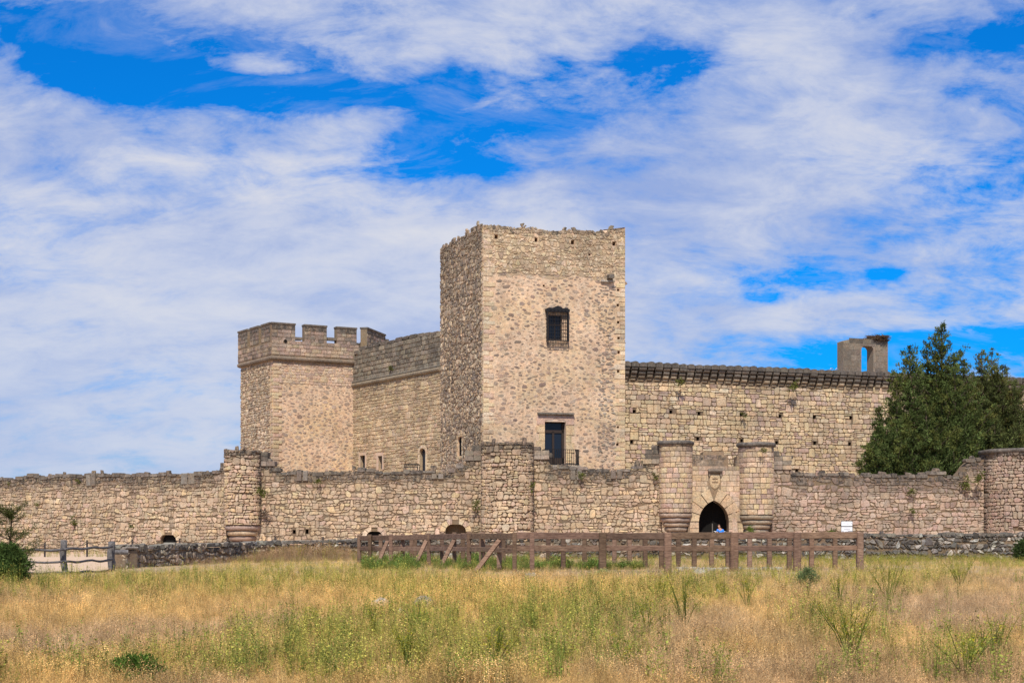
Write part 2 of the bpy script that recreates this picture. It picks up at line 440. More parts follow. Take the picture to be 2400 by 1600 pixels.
def stone_geo(poly, sf, d, R, rgb, wea, inner=.89, sink=.07, rough=.16):
    n = len(poly); cx = sum(p[0] for p in poly)/n; cy = sum(p[1] for p in poly)/n
    if sum(poly[i][0]*poly[(i+1) % n][1]-poly[(i+1) % n][0]*poly[i][1] for i in range(n)) < 0: poly = poly[::-1]
    d = d*R.uniform(.65, 1.3)
    V = [sf.pt(x, y, -sink) for x, y in poly]+[sf.pt(cx+(x-cx)*.985, cy+(y-cy)*.985, d*.55) for x, y in poly]
    V += [sf.pt(cx+(x-cx)*inner, cy+(y-cy)*inner, d*(1+R.uniform(-rough, rough))) for x, y in poly]+[sf.pt(cx, cy, d*(1.05+R.uniform(-rough, rough)))]
    Fc = []
    for r in (0, 1):
        for i in range(n):
            j = (i+1) % n; Fc.append([r*n+i, r*n+j, (r+1)*n+j, (r+1)*n+i])
    for i in range(n): Fc.append([2*n+i, 2*n+(i+1) % n, 3*n])
    return (area(poly), V, Fc, (*rgb, wea))
def tone(R, pal, v=.09):
    c = R.choice(pal); k = 1+R.uniform(-v, v); return tuple(x*k*(1+R.uniform(-.03, .03)) for x in c)
YEL, TAN, PINK, PALE, GREY, MAUVE = (.58, .445, .275), (.52, .395, .268), (.545, .40, .295), (.63, .50, .35), (.28, .23, .18), (.42, .305, .24)
PAL_WALL = [TAN, TAN, TAN, YEL, (.50, .38, .26), PINK, (.45, .345, .235), (.47, .36, .25)]
PAL_YEL = [YEL, YEL, (.58, .45, .27), TAN, TAN, (.53, .40, .26), (.51, .39, .25)]
PAL_RUB = [TAN, GREY, (.42, .33, .235), (.33, .27, .21), PALE, (.44, .35, .26), (.24, .20, .17), (.52, .43, .32)]
PAL_DRY = [(.20, .18, .155), (.30, .27, .23), (.14, .125, .11), (.50, .46, .39), (.26, .23, .19), (.09, .08, .07), (.16, .14, .12)]
PAL_PEB = [(.34, .255, .19), (.29, .215, .165), (.38, .285, .21), (.43, .325, .24), (.25, .185, .145)]
def emit(parent, stones, name='stone', limit=300, mat=None, rest='small_stones', smooth=False, minarea=0):
    """the largest LIMIT stones become parts of their own, the rest one joined part"""
    stones = sorted(stones, key=lambda s: -s[0]); mat = mat or M_STONE
    mb = MB()
    for i, (a, V, Fc, t) in enumerate(stones):
        if i < limit and a >= minarea: mesh_obj(name, V, Fc, mat, parent, tint=t, smooth=smooth)
        else: mb.add(V, Fc, t)
    if mb.v:
        o = mb.build(rest, mat, parent, smooth=smooth); o['kind'] = 'stuff'
def lay(polys, sf, d, pal, seed, wea=None, pick=None, **kw):
    R = random.Random(seed); out = []
    for p in polys:
        cx = sum(q[0] for q in p)/len(p); cy = sum(q[1] for q in p)/len(p)
        rgb = tone(R, pick(cx, cy, R) if pick else pal); w = wea(cx, cy, R) if wea else R.random()**3*.35
        out.append(stone_geo(p, sf, d, R, rgb, min(1, max(0, w)), **kw))
    return out
def top_weather(top, depth=.9, amt=.95, base=.25):
    return lambda u, z, R: amt*math.exp(-(max(0, top(u)-z)/depth)**2)*R.uniform(.7, 1.1)+base*R.random()**3

def face_panel(mb, seg, zb, top, holes, t, step=.35, d=0, u0=0, u1=None, flip=False, loops=()):
    """tessellated face with rectangular HOLES (u0,z0,u1,z1) or free LOOPS"""
    u1 = seg.L if u1 is None else u1
    n = max(2, int((u1-u0)/step)); outer = [(u0, zb), (u1, zb)]+[(u1+(u0-u1)*i/n, top(u1+(u0-u1)*i/n)) for i in range(n+1)]
    hl = [[(a, b), (a, e), (c, e), (c, b)] for (a, b, c, e) in holes]+[list(l) for l in loops]
    allp = [outer]+hl
    tris = geometry.tessellate_polygon([[Vector((x, y, 0)) for x, y in l] for l in allp])
    flat = [p for l in allp for p in l]
    V = [seg.pt(x, y, d) for x, y in flat]; Fc = []
    for (a, b, c) in tris:
        A, B, C = flat[a], flat[b], flat[c]
        s = (B[0]-A[0])*(C[1]-A[1])-(C[0]-A[0])*(B[1]-A[1])
        q = [a, b, c] if (s > 0) != flip else [a, c, b]
        Fc.append(q)
    mb.add(V, Fc, t)
    return hl
def reveal(mb, seg, loop, depth, t, d=0, back=True, splay=0):
    n = len(loop); cx = sum(p[0] for p in loop)/n; cy = sum(p[1] for p in loop)/n
    V = [seg.pt(x, y, d) for x, y in loop]+[seg.pt(cx+(x-cx)*(1-splay), cy+(y-cy)*(1-splay), d-depth) for x, y in loop]
    a = sum(loop[i][0]*loop[(i+1) % n][1]-loop[(i+1) % n][0]*loop[i][1] for i in range(n))
    Fc = []
    for i in range(n):
        j = (i+1) % n; Fc.append([i, j, n+j, n+i] if a < 0 else [j, i, n+i, n+j])
    if back: Fc.append([n+i for i in range(n)] if a > 0 else [n+i for i in range(n)][::-1])
    mb.add(V, Fc, t)
def slab_wall(name, seg, zb, top, thick, mat, parent, holes=(), loops=(), through=(), hole_depth=.5, d=0, step=.35):
    """one wall core: front, back, ends, top"""
    mb = MB(); t = (1, 1, 1, 0)
    hl = face_panel(mb, seg, zb, top, holes, t, step, d, loops=list(loops)+list(through))
    for i, l in enumerate(hl[:len(holes)+len(loops)]): reveal(mb, seg, l, hole_depth, t, d)
    for l in through: reveal(mb, seg, l, thick, t, d, back=False)
    face_panel(mb, seg, zb, top, (), t, step, d-thick, flip=True, loops=through)
    n = max(2, int(seg.L/step)); us = [seg.L*i/n for i in range(n+1)]
    V = [seg.pt(u, top(u), d) for u in us]+[seg.pt(u, top(u), d-thick) for u in us]
    mb.add(V, [[i, i+1, n+2+i, n+1+i] for i in range(n)], t)
    for u, fl in ((0, 0), (seg.L, 1)):
        q = [seg.pt(u, zb, d), seg.pt(u, top(u), d), seg.pt(u, top(u), d-thick), seg.pt(u, zb, d-thick)]
        mb.add(q, [[0, 1, 2, 3] if not fl else [3, 2, 1, 0]], t)
    return mb.build(name, mat, parent)
def tower_core(name, pts, tops, zb, thick, mat, parent, holes={}, loops={}, roof=None, d=0, hole_depth=.6):
    """closed polygonal shell with inner faces, top strip and an inner floor; pts in plan, tops[i](u) per side"""
    n = len(pts); segs = [Seg(pts[i], pts[(i+1) % n]) for i in range(n)]; mb = MB(); t = (1, 1, 1, 0)
    inner = []
    for i in range(n):
        a, b = segs[i-1], segs[i]; bis = (a.N+b.N); bis /= max(1e-6, bis.dot(a.N)); inner.append(pts[i]-bis*thick)
    for i, sg in enumerate(segs):
        hl = face_panel(mb, sg, zb, tops[i], holes.get(i, ()), t, .3, d, loops=loops.get(i, ()))
        for l in hl: reveal(mb, sg, l, hole_depth, t, d)
        m = max(4, int(sg.L/.3)); ig = Seg(inner[i], inner[(i+1) % n]); k = ig.L/sg.L
        A = [sg.pt(sg.L*j/m, tops[i](sg.L*j/m), 0) for j in range(m+1)]; B = [ig.pt(ig.L*j/m, tops[i](sg.L*j/m), 0) for j in range(m+1)]
        mb.add(A+B, [[j, j+1, m+2+j, m+1+j] for j in range(m)], t)
        z0 = (roof if roof is not None else zb)
        C = [(x, y, z0) for (x, y, _) in B]
        mb.add(B+C, [[j+1, j, m+1+j, m+2+j][::-1] for j in range(m)], t)
    if roof is not None: mb.add([(p.x, p.y, roof+.01) for p in inner], [list(range(n))], t)
    return mb.build(name, mat, parent), segs
def lathe(mb, cx, cy, prof, n=40, t=(1, 1, 1, 0), a0=0, a1=2*math.pi, wob=.035):
    full = abs(a1-a0-2*math.pi) < 1e-6; m = n if full else n+1; V = []
    for k in range(m):
        a = a0+(a1-a0)*k/n; V += [(cx-r*q_*math.cos(a), cy-r*q_*math.sin(a), z+wob*noise.noise((a*3, z, cx))) for r, z in prof for q_ in (1+wob*noise.noise((math.cos(a)*r*3, math.sin(a)*r*3+cx, z*3)),)]
    p = len(prof); Fc = []
    for k in range(n):
        q = (k+1) % m
        for i in range(p-1): Fc.append([k*p+i, q*p+i, q*p+i+1, k*p+i+1])
    mb.add(V, Fc, t)
def roll_profile(r, z0, z1, rin, k=7):
    """half-round moulding between z0 and z1 bulging to radius r"""
    h = (z1-z0)/2; zc = (z0+z1)/2; b = min(h, (r-rin))
    return [(rin, z0)]+[(r-b+b*math.cos(a), zc+h*math.sin(a)) for a in [math.pi*(i/k-.5) for i in range(k+1)]]+[(rin, z1)]
def round_core(name, cy, zb, top, mat, parent, roof_drop=.35, n=48, thick=.6):
    mb = MB(); t = (1, 1, 1, 0); V = []
    for k in range(n):
        a = 2*math.pi*k/n; zt = top(a)
        x, y, c, s = cy.c.x, cy.c.y, math.cos(a), math.sin(a); r, q = cy.r, cy.r-thick
        V += [(x-r*c, y-r*s, zb), (x-r*c, y-r*s, zt), (x-q*c, y-q*s, zt), (x-q*c, y-q*s, zt-roof_drop), (x, y, zt-roof_drop)]
    Fc = []
    for k in range(n):
        j = (k+1) % n
        for i in range(4): Fc.append([k*5+i, j*5+i, j*5+i+1, k*5+i+1])
    Fc.append([k*5 for k in range(n)][::-1])
    mb.add(V, Fc, t); return mb.build(name, mat, parent)
def arch_loop(cu, zs, hw, rise, zb, n=7):
    """opening outline with a pointed (or round when rise==hw) head"""
    Rr = (hw*hw+rise*rise)/(2*hw); out = [(cu-hw, zb), (cu-hw, zs)]
    a1 = math.atan2(rise, Rr-hw) if Rr > hw else math.pi/2
    L = [(cu-hw+Rr-Rr*math.cos(a1*i/n), zs+Rr*math.sin(a1*i/n)) for i in range(1, n+1)]
    out += L+[(2*cu-x, z) for x, z in L[-2::-1]]+[(cu+hw, zs), (cu+hw, zb)]
    return out[::-1]
def voussoirs(cu, zs, hw, rise, t, n, gap=.02):
    Rr = (hw*hw+rise*rise)/(2*hw); a1 = math.atan2(rise, Rr-hw) if Rr > hw else math.pi/2; out = []
    for i in range(n):
        a, b = a1*i/n, a1*(i+1)/n
        q = []
        for (r, w) in ((Rr, a), (Rr, (a+b)/2), (Rr, b), (Rr+t, b), (Rr+t, (a+b)/2), (Rr+t, a)):
            ww = w+(gap/2/r if w == a else -gap/2/r if w == b else 0)
            q.append((cu-hw+Rr-r*math.cos(ww), zs+r*math.sin(ww)))
        q = clip(q, lambda p: cu-gap/2-p[0])
        if len(q) > 2: out.append(q); out.append([(2*cu-x, z) for x, z in q][::-1])
    return out

# ---- outer wall sections
OUT = 'outer wall stretches and their towers'
def outer_section(name, label, P, Q, prof, seed, holes_px=(), arches=(), wkw={}, pal=PAL_WALL, amp=.14, zb=-.9, wthr=None, slots=(), weat=.9):
    seg = Seg(P, Q); top = seg.prof(prof, amp, 1.3, seed)
    root = thing(name, label, 'wall', (*((seg.P+seg.Q)/2), -.4))
    holes = [seg.hole(*h) for h in holes_px]; loops = []; vs_ = []; clipr = list(holes)
    for (x0, x1, ysp, ytop, ybot, tpx, nv) in arches:
        u0, u1 = seg.u(x0), seg.u(x1); cu, hw = (u0+u1)/2, (u1-u0)/2; xm = (x0+x1)/2
        zs, rise, z0 = seg.z(xm, ysp), seg.z(xm, ytop)-seg.z(xm, ysp), seg.z(xm, ybot)
        Y = (seg.P+seg.U*cu).y; tt = tpx*Y/F
        loops.append(arch_loop(cu, zs, hw, rise, z0)); vv = voussoirs(cu, zs, hw, rise, tt, nv); vs_ += vv
        clipr.append((cu-hw, z0, cu+hw, zs+rise*.55)); clipr.append((cu-hw*.62-tt*.5, zs, cu+hw*.62+tt*.5, zs+rise+tt*.85))
        clipr.append((cu-hw-tt*.75, zs, cu+hw+tt*.75, zs+rise*.6))
    slab_wall('wall_core', seg, zb, lambda u: top(u)-.16, 1.3, M_MORT_DARK, root, holes, loops, hole_depth=.9)
    kw = dict(h=(.17, .34), w=(.22, .66), wav=.10, gap=.036, ch=.12, jit=.03, split=.2, big=.16, slant=.09); kw.update(wkw)
    polys = courses(0, seg.L, zb+.3, top, seed=seed, holes=clipr, **kw)
    for l in loops[:1] if len(loops) == 1 else loops[1:]:
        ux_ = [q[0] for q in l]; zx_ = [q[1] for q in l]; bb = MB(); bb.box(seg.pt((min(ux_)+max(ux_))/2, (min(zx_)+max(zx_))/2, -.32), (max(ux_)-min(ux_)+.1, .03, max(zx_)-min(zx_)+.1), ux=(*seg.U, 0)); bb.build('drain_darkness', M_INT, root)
    st = lay(polys, seg, .055, pal, seed, top_weather(top, 1.05, weat*1.45, .4))
    # capping stones lying across the wall top, seen edge-on
    R = random.Random(seed+50); u = 0
    while u < seg.L-.3:
        w = R.uniform(.35, 1.1); w = min(w, seg.L-u)
        if R.random() < .8:
            z = top(u+w/2)-.20; hh = R.uniform(.18, .34)
            p = round_poly([(u+.02, z), (u+w-.02, z), (u+w-.04, z+hh), (u+.04, z+hh)], R, .08, .02)
            # a block through the wall
            bl = MB(); ring = [seg.pt(x, y, .10) for x, y in p]+[seg.pt(x, y, -.6) for x, y in p]; n = len(p)
            Fc = [list(range(n)), [n+i for i in range(n)][::-1]]+[[i, n+i, n+(i+1) % n, (i+1) % n] for i in range(n)]
            st.append((w*hh, ring, Fc, (*tone(R, [GREY, (.34, .29, .24)]), R.uniform(.5, 1))))
        u += w
    for v in vs_: st.append(stone_geo(v, seg, .10, R, tone(R, [PINK, YEL, PALE]), .1, inner=.93, rough=.05))
    for (x0, y0, x1, y1) in slots:            # paired blocks with a slit between them (arrow slits at the old wall walk)
        a, b, c, e = seg.hole(x0, y0, x1, y1); m = (a+c)/2
        for q in ([(a, b), (m-.05, b), (m-.05, e), (a, e)], [(m+.05, b), (c, b), (c, e), (m+.05, e)]):
            st.append(stone_geo(q, seg, .15, R, tone(R, [GREY, (.36, .31, .26)]), .55, inner=.9, rough=.04))
    emit(root, st)
    return root, seg, top
A0, A1 = at(-160, 132), at(532, 114)
outer_section('outer_wall', 'long left stretch of beige rubble wall with small arched drain, ending at slim corbelled turret', A0, A1,
              [(-160, 1130), (0, 1122), (60, 1118), (70, 1113), (110, 1117), (135, 1112), (190, 1113), (200, 1110), (330, 1112), (420, 1108), (440, 1113), (500, 1106), (515, 1100), (532, 1098)], 11,
              arches=[(377, 414, 1266, 1260, 1290, 14, 3)], slots=[(204, 1112, 226, 1139), (426, 1108, 457, 1135)])
B0, B1 = at(606, 113.6), at(1140, 112)
outer_section('outer_wall', 'middle stretch of rubble wall between slim corbelled turret and round tower, two low blocked arches', B0, B1,
              [(606, 1065), (622, 1078), (636, 1088), (650, 1100), (665, 1105), (760, 1108), (850, 1100), (900, 1105), (980, 1102), (1040, 1106), (1063, 1098), (1085, 1086), (1092, 1078), (1100, 1066), (1118, 1058), (1140, 1048)], 12,
              holes_px=[(686, 1241, 693, 1250), (716, 1240, 723, 1250)], arches=[(1044, 1092, 1245, 1230, 1275, 13, 3), (860, 896, 1256, 1247, 1280, 11, 2)], slots=[(696, 1103, 722, 1127), (1012, 1110, 1040, 1122)])
C0, C1 = at(1244, 112), at(1552, 111)
outer_section('outer_wall', 'stretch of rubble wall dipping between round tower and gatehouse', C0, C1,
              [(1244, 1048), (1270, 1058), (1284, 1070), (1288, 1086), (1292, 1092), (1340, 1094), (1380, 1098), (1440, 1102), (1480, 1098), (1500, 1088), (1508, 1080), (1512, 1072), (1522, 1064), (1530, 1054), (1552, 1042)], 13,
              arches=[], slots=[(1337, 1101, 1364, 1125), (1432, 1101, 1458, 1122)])
D0, D1 = at(1806, 111.5), at(2306, 113)
outer_section('outer_wall', 'reddish rubble wall right of gatehouse with flat grey cap stones, under the dark conifer', D0, D1,
              [(1806, 1055), (1826, 1058), (1828, 1070), (1853, 1070), (1856, 1086), (1859, 1108), (1900, 1109), (2000, 1108), (2050, 1113), (2160, 1113), (2162, 1106), (2206, 1106), (2210, 1114), (2240, 1116), (2252, 1104), (2262, 1092), (2270, 1078), (2296, 1074), (2306, 1072)], 14,
              pal=[MAUVE, MAUVE, (.44, .335, .245), (.42, .32, .24), (.38, .29, .22), (.46, .35, .26)], amp=.05, wkw=dict(w=(.28, .78), h=(.2, .36)), weat=.95)

# ---- round and corbelled turrets of the outer wall
def round_tower(name, label, px, Y, r, ytop, seed, base_z, cap=None, ashlar=False, ybot=None, steps=None, pal=PAL_WALL, cat='tower', parent=None):
    c = at(px, Y); cy = Cyl(c.x, c.y, r); yf = Y-r
    zt = zpx(ytop, yf)
    root = parent or thing(name, label, cat, (c.x, c.y, -.4))
    sub = root
    if parent is not None:
        sub = link(bpy.data.objects.new('turret', None), root, (c.x, c.y, -.4))
    zb = base_z
    jag = (lambda a: zt+.12*noise.noise((math.cos(a)*2.2, math.sin(a)*2.2, seed))) if not cap else (lambda a: zt)
    round_core('turret_core' if parent is None else 'core', Cyl(c.x, c.y, r-.06), zb, lambda a: jag(a)-.12, M_MORT_LT if ashlar else M_MORT_DARK, sub)
    top = lambda s: jag(s/r)
    if ashlar: kw = dict(h=(.34, .44), w=(.36, .66), wav=.012, gap=.04, ch=.03, jit=.006, split=.03, big=0, slant=.01)
    else: kw = dict(h=(.17, .34), w=(.22, .66), wav=.08, gap=.042, ch=.11, jit=.025, split=.2, big=.1, slant=.06)
    tw = top_weather(top, .9 if not cap else .7, 1.1 if not cap else .6, .25)
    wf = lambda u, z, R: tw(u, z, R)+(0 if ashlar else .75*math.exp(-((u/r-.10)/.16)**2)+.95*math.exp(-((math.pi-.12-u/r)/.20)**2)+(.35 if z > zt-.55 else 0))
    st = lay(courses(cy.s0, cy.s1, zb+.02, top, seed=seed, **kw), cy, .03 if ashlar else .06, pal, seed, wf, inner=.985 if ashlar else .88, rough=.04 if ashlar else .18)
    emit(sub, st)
    R = random.Random(seed)
    if cap:
        mb = MB(); z0 = zt-.10
        lathe(mb, c.x, c.y, roll_profile(r+.17, z0-.06, z0+.30, r-.4), 40, (.26, .225, .19, .85))
        mb.add([(c.x-(r-.4)*math.cos(k*math.pi/16), c.y-(r-.4)*math.sin(k*math.pi/16), z0+.29) for k in range(32)], [list(range(32))], (.26, .225, .19, .8))
        mb.build('cap_moulding', M_STONE, sub, smooth=True)
    if steps:
        for (rr, z0, z1) in steps:
            mb = MB(); lathe(mb, c.x, c.y, roll_profile(rr, z0, z1, max(.1, rr-.45)), 36, (*tone(R, [MAUVE, TAN, (.42, .33, .24)]), .35))
            mb.build('corbel_ring', M_STONE, sub, smooth=True)
    return root, cy, zt
# slim corbelled turret on the left
yf = 112.2
z_c = zpx(1230, yf)
stp = []
zz = z_c; rr = 1.42
for k in range(4):
    stp.append((rr, zz-.42, zz-.01)); zz -= .42; rr -= .17
round_tower('slim_turret', 'slim half-round turret on stepped corbels, left part of outer wall', 569, 113.5, 1.43, 1050, 21, z_c, steps=stp, pal=[TAN, PINK, PINK, YEL, TAN])
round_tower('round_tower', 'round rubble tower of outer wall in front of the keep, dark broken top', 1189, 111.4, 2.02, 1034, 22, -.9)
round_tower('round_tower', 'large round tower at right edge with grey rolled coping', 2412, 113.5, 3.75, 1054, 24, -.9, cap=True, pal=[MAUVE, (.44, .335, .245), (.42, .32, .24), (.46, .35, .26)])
# stepped remains of parapet beside turrets
def step_blocks(root, P, Q, specs, seed, name='parapet_block'):
    seg = Seg(P, Q); R = random.Random(seed)
    for (x0, x1, y0, y1, dark) in specs:
        u0, u1 = seg.u(x0), seg.u(x1); z0, z1 = seg.z(x0, y1), seg.z(x0, y0)
        n = max(1, round((u1-u0)/.7)); m = max(1, round((z1-z0)/.4))
        for i in range(n):
            for j in range(m):
                a, b = u0+(u1-u0)*i/n, u0+(u1-u0)*(i+1)/n; lo, hi = z0+(z1-z0)*j/m, z0+(z1-z0)*(j+1)/m
                p = round_poly([(a+.012, lo+.012), (b-.012, lo+.012), (b-.012, hi-.012), (a+.012, hi-.012)], R, .03, .006); q = len(p)
                V = [seg.pt(x, y, .16) for x, y in p]+[seg.pt(x, y, -.75) for x, y in p]
                mesh_obj(name, V, [list(range(q)), [q+k for k in range(q)][::-1]]+[[k, q+k, q+(k+1) % q, (k+1) % q] for k in range(q)], M_STONE, root,
                         tint=(*tone(R, [GREY, (.38, .32, .25), TAN] if not dark else [GREY]), .85 if dark else .35))
walls = [o for o in col.objects if o.name.startswith('outer_wall')]
step_blocks(walls[0], A0, A1, [(519, 534, 1084, 1098, 1)], 1)
step_blocks(walls[1], B0, B1, [(604, 629, 1059, 1080, 1), (606, 645, 1080, 1092, 0), (1106, 1134, 1044, 1056, 1), (1090, 1130, 1056, 1079, 0)], 2)
step_blocks(walls[2], C0, C1, [(1246, 1267, 1046, 1055, 1), (1246, 1287, 1055, 1076, 0), (1507, 1548, 1075, 1087, 0), (1512, 1548, 1053, 1075, 1), (1526, 1548, 1043, 1053, 1)], 3)
step_blocks(walls[3], D0, D1, [(1812, 1826, 1058, 1069, 1), (1812, 1854, 1069, 1100, 0)], 4)

# ---- gatehouse
def gatehouse():
    P, Q = at(1612, 110.3), at(1742, 110.3)
    seg = Seg(P, Q)
    root = thing('gatehouse', 'gatehouse with pointed arch, carved shield and two round corbelled turrets', 'gatehouse', (*((P+Q)/2), -.3))
    def ttop(u):
        px = 1200+F*(seg.pt(u, 0)[0])/110.3
        for (a, b, y) in ((1648, 1697, 1057), (1637, 1707, 1067), (1633, 1707, 1080), (1629, 1727, 1092)):
            if a <= px <= b: return zpx(y, 110.3)
        return zpx(1068, 110.3) if (px > 1714 or px < 1628.5) else zpx(1108, 110.3)
    cu = (seg.u(1638)+seg.u(1708))/2; hw = (seg.u(1708)-seg.u(1638))/2
    zs, rise = seg.z(1672, 1222), seg.z(1672, 1172)-seg.z(1672, 1222)
    loop = arch_loop(cu, zs, hw, rise, -.88, 12); th = .95
    mb = MB(); slab_wall('gate_wall_core', seg, -.9, lambda u: ttop(u)-.02, 1.5, M_MORT_LT, root, through=[loop], step=.06)
    clipr = [(cu-hw-.7, -1, cu+hw+.7, zs), (cu-hw-.88, zs-.02, cu+hw+.88, zs+rise*.3), (cu-hw-.62, zs, cu+hw+.62, zs+rise*.68), (cu-hw*.45-.42, zs, cu+hw*.45+.42, zs+rise+.45), (cu-.4, zs, cu+.4, zs+rise+.95)]
    sh = seg.hole(1663, 1108, 1688, 1147)
    tops = courses(0, seg.L, -.6, lambda u: ttop(u)-.1, h=(.34, .48), w=(.55, 1.0), wav=.008, gap=.03, ch=.025, jit=.005, split=0, big=0, slant=.01, seed=31, holes=clipr+[sh])
    wz = lambda u, z, R: .85*sm(zpx(1112, 110), zpx(1078, 110), z)+.15*R.random()
    st = lay(tops, seg, .016, [TAN, (.53, .40, .25), PINK, TAN], 31, wz, inner=.98, rough=.03)
    R = random.Random(5)
    for v in voussoirs(cu, zs, hw, rise, th, 4, .06): st.append(stone_geo(v, seg, .07, R, tone(R, [(.54, .40, .255)], .05), .06, inner=.985, rough=0))
    for sgn in (-1, 1):
        z = -.6
        while z < zs-.1:
            h = min(R.uniform(.5, .62), zs-z); a = cu+sgn*hw; b = cu+sgn*(hw+.70)
            st.append(stone_geo([(min(a, b)+.01, z+.015), (max(a, b)-.01, z+.015), (max(a, b)-.01, z+h-.015), (min(a, b)+.01, z+h-.015)], seg, .028, R, tone(R, [PINK, PINK, (.5, .37, .25), TAN], .05), .05, inner=.98, rough=.0)); z += h
    emit(root, st)
    # battered foot right of the arch
    f = MB(); a0 = seg.u(1716); a1 = seg.u(1731); zt = zpx(1190, 110)
    f.add([seg.pt(a0, zt, .02), seg.pt(a0+.25, zt, .02), seg.pt(a1+.1, -.6, .25), seg.pt(a0, -.6, .25), seg.pt(a0, zt, -.3), seg.pt(a0+.25, zt, -.3), seg.pt(a1+.1, -.6, -.3), seg.pt(a0, -.6, -.3)],
          [[0, 3, 2, 1], [1, 2, 6, 5], [0, 4, 7, 3], [0, 1, 5, 4]], (*PINK, .1)); f.build('battered_foot', M_STONE, root)
    # carved shield under its little hood
    s0, z0, s1, z1 = sh; m = (s0+s1)/2; w = (s1-s0)/2
    out = [(m-w*.95, z1-.1), (m-w, z0+.55), (m-w*.7, z0+.22), (m, z0), (m+w*.7, z0+.22), (m+w, z0+.55), (m+w*.95, z1-.1)][::-1]
    g = stone_geo(out, seg, .13, R, (.53, .40, .25), .05, inner=.8, rough=.02, sink=.02); shd = mesh_obj('carved_shield', g[1], g[2], M_STONE, root, tint=g[3])
    cr = MB()
    for (x, z, a, b) in ((0, .62, .9, .05), (0, .62, .05, .7), (0, .88, .8, .04)): cr.box(seg.pt(m+x, z0+z, .135), (a*w*1.3, .05, b), ux=(*seg.U, 0), t=(.42, .31, .20, .1))
    cr.build('shield_carving', M_STONE, shd)
    hd = MB(); ha, hb = seg.u(1659), seg.u(1693); hz = seg.z(1672, 1105)
    hd.box(seg.pt((ha+hb)/2, hz+.12, .16), (hb-ha, .36, .16), ux=(*seg.U, 0), t=(.34, .29, .24, .6)); hd.box(seg.pt((ha+hb)/2, hz-.02, .08), ((hb-ha)*.86, .2, .14), ux=(*seg.U, 0), t=(.34, .27, .2, .4))
    for x in (ha+.12, hb-.12): hd.box(seg.pt(x, hz-.2, .07), (.12, .16, .3), ux=(*seg.U, 0), t=(.34, .27, .2, .5))
    hd.build('shield_hood', M_STONE, root)
    # doors of dark studded wood inside the arch, right leaf with pale panel edges
    for sgn in (-1, 1):
        x0, x1 = (cu-hw+.0, cu-.002) if sgn < 0 else (cu+.002, cu+hw-.0)
        leaf = MB(); n = 9; pts = [(x0, -.75), (x1, -.75)]
        Rr = (hw*hw+rise*rise)/(2*hw)
        def hd_(u):
            q = abs(u-cu); return zs+math.sqrt(max(0, Rr*Rr-(q+Rr-hw)**2))-.03
        pts += [(x1+(x0-x1)*i/n, hd_(x1+(x0-x1)*i/n)) for i in range(n+1)]
        k = len(pts); V = [seg.pt(x, z, -1.25) for x, z in pts]+[seg.pt(x, z, -1.37) for x, z in pts]
        leaf.add(V, [list(range(k)), [k+i for i in range(k)][::-1]]+[[i, k+i, k+(i+1) % k, (i+1) % k] for i in range(k)])
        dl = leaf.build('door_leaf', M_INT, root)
        stud = MB(); Rg = random.Random(8+sgn)
        for i in range(12):
            for j in range(15):
                u = x0+(x1-x0)*(i+.5)/12+.04*(j % 2); z = -.5+j*.17
                if z > hd_(u)-.25 or (sgn > 0 and z > 1.75): continue
                if z > 1.1+.5*noise.noise((u*3, 2, 2)): continue
                s = Rg.uniform(.02, .05); c = Rg.choice([(.10, .09, .08, 0), (.22, .20, .18, 0), (.05, .05, .05, 0)])
                stud.box(seg.pt(u+Rg.uniform(-.03, .03), z, -1.235), (s, .03, s*Rg.uniform(1, 2.2)), ux=(*seg.U, 0), t=c)
        o = stud.build('studs', M_STONE, dl); o['kind'] = 'stuff'
        if sgn > 0:
            bars = MB()
            for (u, z, w_, h_) in ((x0+.06, .75, .07, 2.5), (x0+.38, .55, .06, 1.7), (x1-.22, .5, .07, 1.75), ((x0+x1)/2+.1, 1.42, .62, .05)):
                bars.box(seg.pt(u, z, -1.23), (w_, .03, h_), ux=(*seg.U, 0), t=(.20, .19, .17, .2))
            bars.build('wicket_frame', M_STONE, dl)
            # four pale letters as seen over the wicket
            cu_ = bpy.data.curves.new('lettering', 'FONT'); cu_.body = 'TERO'; cu_.size = .42; cu_.extrude = .006; cu_.align_x = 'CENTER'
            tmp = bpy.data.objects.new('lettering', cu_); col.objects.link(tmp); dgr = bpy.context.evaluated_depsgraph_get()
            me_ = bpy.data.meshes.new_from_object(tmp.evaluated_get(dgr)); bpy.data.objects.remove(tmp); me_.materials.clear(); me_.materials.append(M_SIGN)
            lo = bpy.data.objects.new('lettering', me_); link(lo, dl, Vector(seg.pt((x0+x1)/2+.12, 1.12, -1.2))); lo.rotation_euler = (math.pi/2, 0, 0)
    # turrets
    for (px, r, yt, yc, sd) in ((1584, 1.27, 1037, 1201, 32), (1771.5, 1.35, 1041, 1206, 33)):
        z_ = zpx(yc, 109.2); stp = []; zz = z_; rr = r+.02
        for k in range(5):
            stp.append((rr, zz-.36, zz-.01)); zz -= .36; rr -= .13
        round_tower('', '', px, 110.6, r, yt, sd, z_, cap=True, ashlar=True, steps=stp, pal=[TAN, TAN, YEL, PINK, MAUVE], parent=root)
    # side walls running back behind the turrets
    return root
gatehouse()

